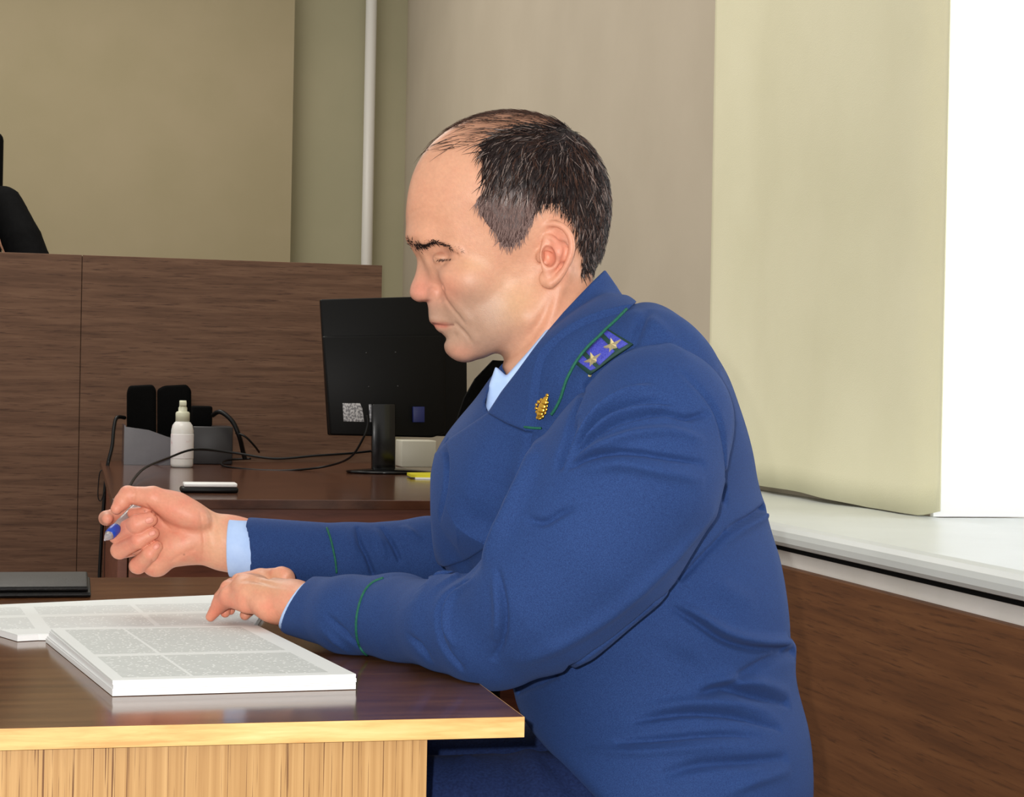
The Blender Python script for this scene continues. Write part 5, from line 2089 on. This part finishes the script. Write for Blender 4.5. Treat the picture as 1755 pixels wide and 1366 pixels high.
# black office chair beyond the desk's right end
def chair_at(x, y, z0, label, w=0.40, seat=0.46, top=1.02, face=1):
    t = thing('office_chair', label, 'chair', (x, y, z0))
    bm = bmesh.new()
    n, mm = 14, 14
    g = []
    for s in (0, 1):
        rows = []
        for i in range(n):
            u = i / (n - 1) * 2 - 1
            row = []
            for j in range(mm):
                v = j / (mm - 1)
                wd = w / 2 * (0.86 + 0.14 * math.sin(math.pi * min(1, v * 1.1))) * (1 if v < .75 else math.sqrt(max(0.02, 1 - ((v - .75) / .25) ** 2 * 0.75)))
                zz_ = z0 + seat + 0.10 + v * (top - seat - 0.10)
                yy = y + face * (0.20 + 0.05 * v - 0.05 * (1 - u * u)) + s * 0.06 * math.sqrt(max(0.05, (1 - u ** 4) * (1 - (2 * v - 1) ** 6)))
                row.append(bm.verts.new((x + u * wd, yy, zz_)))
            rows.append(row)
        g.append(rows)
    for s in (0, 1):
        for i in range(n - 1):
            for j in range(mm - 1):
                bm.faces.new((g[s][i][j], g[s][i + 1][j], g[s][i + 1][j + 1], g[s][i][j + 1]))
    for i in range(n - 1):
        for j in (0, mm - 1):
            bm.faces.new((g[0][i][j], g[0][i + 1][j], g[1][i + 1][j], g[1][i][j]))
    for j in range(mm - 1):
        for i in (0, n - 1):
            bm.faces.new((g[0][i][j], g[0][i][j + 1], g[1][i][j + 1], g[1][i][j]))
    bmesh.ops.recalc_face_normals(bm, faces=bm.faces)
    obj('backrest', bm, m_black_soft, t, True)
    box('seat', (x - w / 2, y - 0.22, z0 + seat - 0.06), (x + w / 2, y + 0.20, z0 + seat + 0.02), m_black_soft, t, 0.025, smooth=True)
    bm = bmesh.new()
    add_tube(bm, [(x, y + face * 0.20, z0 + seat - 0.05), (x, y + face * 0.255, z0 + seat + 0.02), (x, y + face * 0.262, z0 + seat + 0.2)], 0.02, 8)
    obj('backrest_bracket', bm, m_black, t, True)
    bm = bmesh.new()
    add_tube(bm, [(x, y, z0 + 0.09), (x, y, z0 + seat - 0.06)], 0.025, 10)
    obj('post', bm, m_black, t, True)
    bm = bmesh.new()
    for k in range(5):
        an = 2 * math.pi * k / 5 + 0.3
        add_tube(bm, [(x, y, z0 + 0.10), (x + 0.17 * math.cos(an), y + 0.17 * math.sin(an), z0 + 0.07)], [0.022, 0.014], 8)
        rr = bmesh.ops.create_icosphere(bm, subdivisions=2, radius=0.028)
        for v in rr['verts']:
            v.co += Vector((x + 0.17 * math.cos(an), y + 0.17 * math.sin(an), z0 + 0.029))
    obj('star_base', bm, m_black, t, True)
    return t


c0_ = on_y(852, 640, 5.0)
chair_at(0.895, 3.94, 0.0, 'black rounded office chair showing between the monitor and the man\'s chest', w=0.28, top=on_y(860, 618, 3.72).z, face=-1)

# ------------------------------------------------------------------ the robed figure behind the bench, mostly outside the frame
YPF = 7.05
struct(box('floor_platform', (-3.0, YJ + 0.55, 0.0), (0.4, YB - 0.13, 0.42), m_floor))
zf = 0.42
robed = thing('person', 'person in a black robe behind the tall bench, cut off by the frame', 'person', (on_y(-85, 400, YPF).x, YPF, zf))
m_robe = noise_mat('black_robe', srgb(3, 3, 4), srgb(6, 6, 7), 60, 0.8, 0.2, 300, spec=0.08)
wR = 6.86
rb = Field()
chain_px(rb, [(-90, 372, wR, 62), (-92, 460, wR, 62), (-92, 600, wR - .05, 76)], k=0, kin=60, flat=0.8)
chain_px(rb, [(-155, 352, wR, 30), (-25, 352, wR, 30), (0, 350, wR, 30)], k=60, kin=10)
chain_px(rb, [(8, 350, wR, 31), (38, 412, wR - .06, 34), (66, 488, wR - .12, 36), (0, 548, wR - .24, 24)], k=24, kin=14)
chain_px(rb, [(-180, 352, wR, 30), (-212, 412, wR - .06, 34), (-228, 492, wR - .12, 34), (-175, 548, wR - .24, 24)], k=24, kin=14)
Pr, Qr = polygonize(rb, np.minimum(Q(-290, 290, 6.4), Q(-290, 290, 7.3)) - 300, np.maximum(Q(110, 700, 6.4), Q(110, 700, 7.3)) + 300, 34.0)
Qr = orient(Pr, Qr, rb)
place('robe', make_mesh('robe', Pr, Qr), m_robe, robed)
bd = Field()
chain_px(bd, [(-90, 380, wR, 40), (-90, 318, wR, 26), (-90, 290, wR - .02, 26)], k=0, kin=10)
ell_px(bd, -90, 236, wR - .02, 38, 56, 0.098, k=20)
bd.cap(Q(-90, 232, wR - .125), Q(-90, 248, wR - .14), 30, 40, k=30)
chain_px(bd, [(0, 548, wR - .24, 18), (-30, 552, wR - .28, 20), (-48, 554, wR - .30, 14)], k=10, kin=8)
chain_px(bd, [(-175, 548, wR - .24, 18), (-146, 552, wR - .28, 20), (-128, 554, wR - .30, 14)], k=10, kin=8)
for sx in (-1, 1):
    chain_px(bd, [(-90 + sx * 70, 352, wR, 18), (-90 + sx * 110, 420, wR - .05, 18), (-90 + sx * 136, 490, wR - .12, 18), (-90 + sx * 86, 548, wR - .24, 17)], k=10, kin=8)
bd.cap(Q(-170, 354, wR), Q(-10, 354, wR), 70, 70, k=20)
lo_, hi_ = np.minimum(Q(-290, 150, 6.2), Q(-290, 150, 7.2)) - 200, np.maximum(Q(60, 560, 6.2), Q(60, 560, 7.2)) + 200
Pb_, Qb_ = polygonize(bd, lo_, hi_, 22.0)
Qb_ = orient(Pb_, Qb_, bd)
place('body', make_mesh('body', Pb_, Qb_, np.tile(lin(222, 168, 138), (len(Pb_), 1))), m_skin, robed)
hr = Field()
ell_px(hr, -90, 222, wR + .005, 42, 52, 0.108, k=0)
ell_px(hr, -90, 250, wR - .14, 46, 46, 0.11, k=20, mode='sub')
Ph_, Qh_ = polygonize(hr, lo_, hi_, 24.0)
Qh_ = orient(Ph_, Qh_, hr)
place('hair', make_mesh('hair', Ph_, Qh_, np.tile(lin(40, 28, 24), (len(Ph_), 1))), m_hair, robed)
# its tall chair back: right edge just inside the frame
xe = on_y(5, 280, 7.32).x
tc_ = thing('office_chair', 'tall black chair back behind the robed person at the left edge', 'chair', (xe - 0.26, 7.25, zf))
box('backrest', (xe - 0.50, 7.30, zf + 0.45), (xe, 7.38, on_y(2, 226, 7.32).z), m_black_soft, tc_, 0.03, smooth=True, seg=4)
box('seat', (xe - 0.50, 6.95, zf + 0.38), (xe, 7.29, zf + 0.47), m_black_soft, tc_, 0.025, smooth=True)
bm = bmesh.new()
add_tube(bm, [(xe - .25, 7.12, zf + 0.001), (xe - .25, 7.12, zf + 0.03)], 0.25, 20)
add_tube(bm, [(xe - .25, 7.12, zf + 0.03), (xe - .25, 7.12, zf + 0.38)], 0.03, 10)
obj('post', bm, m_black, tc_, True)
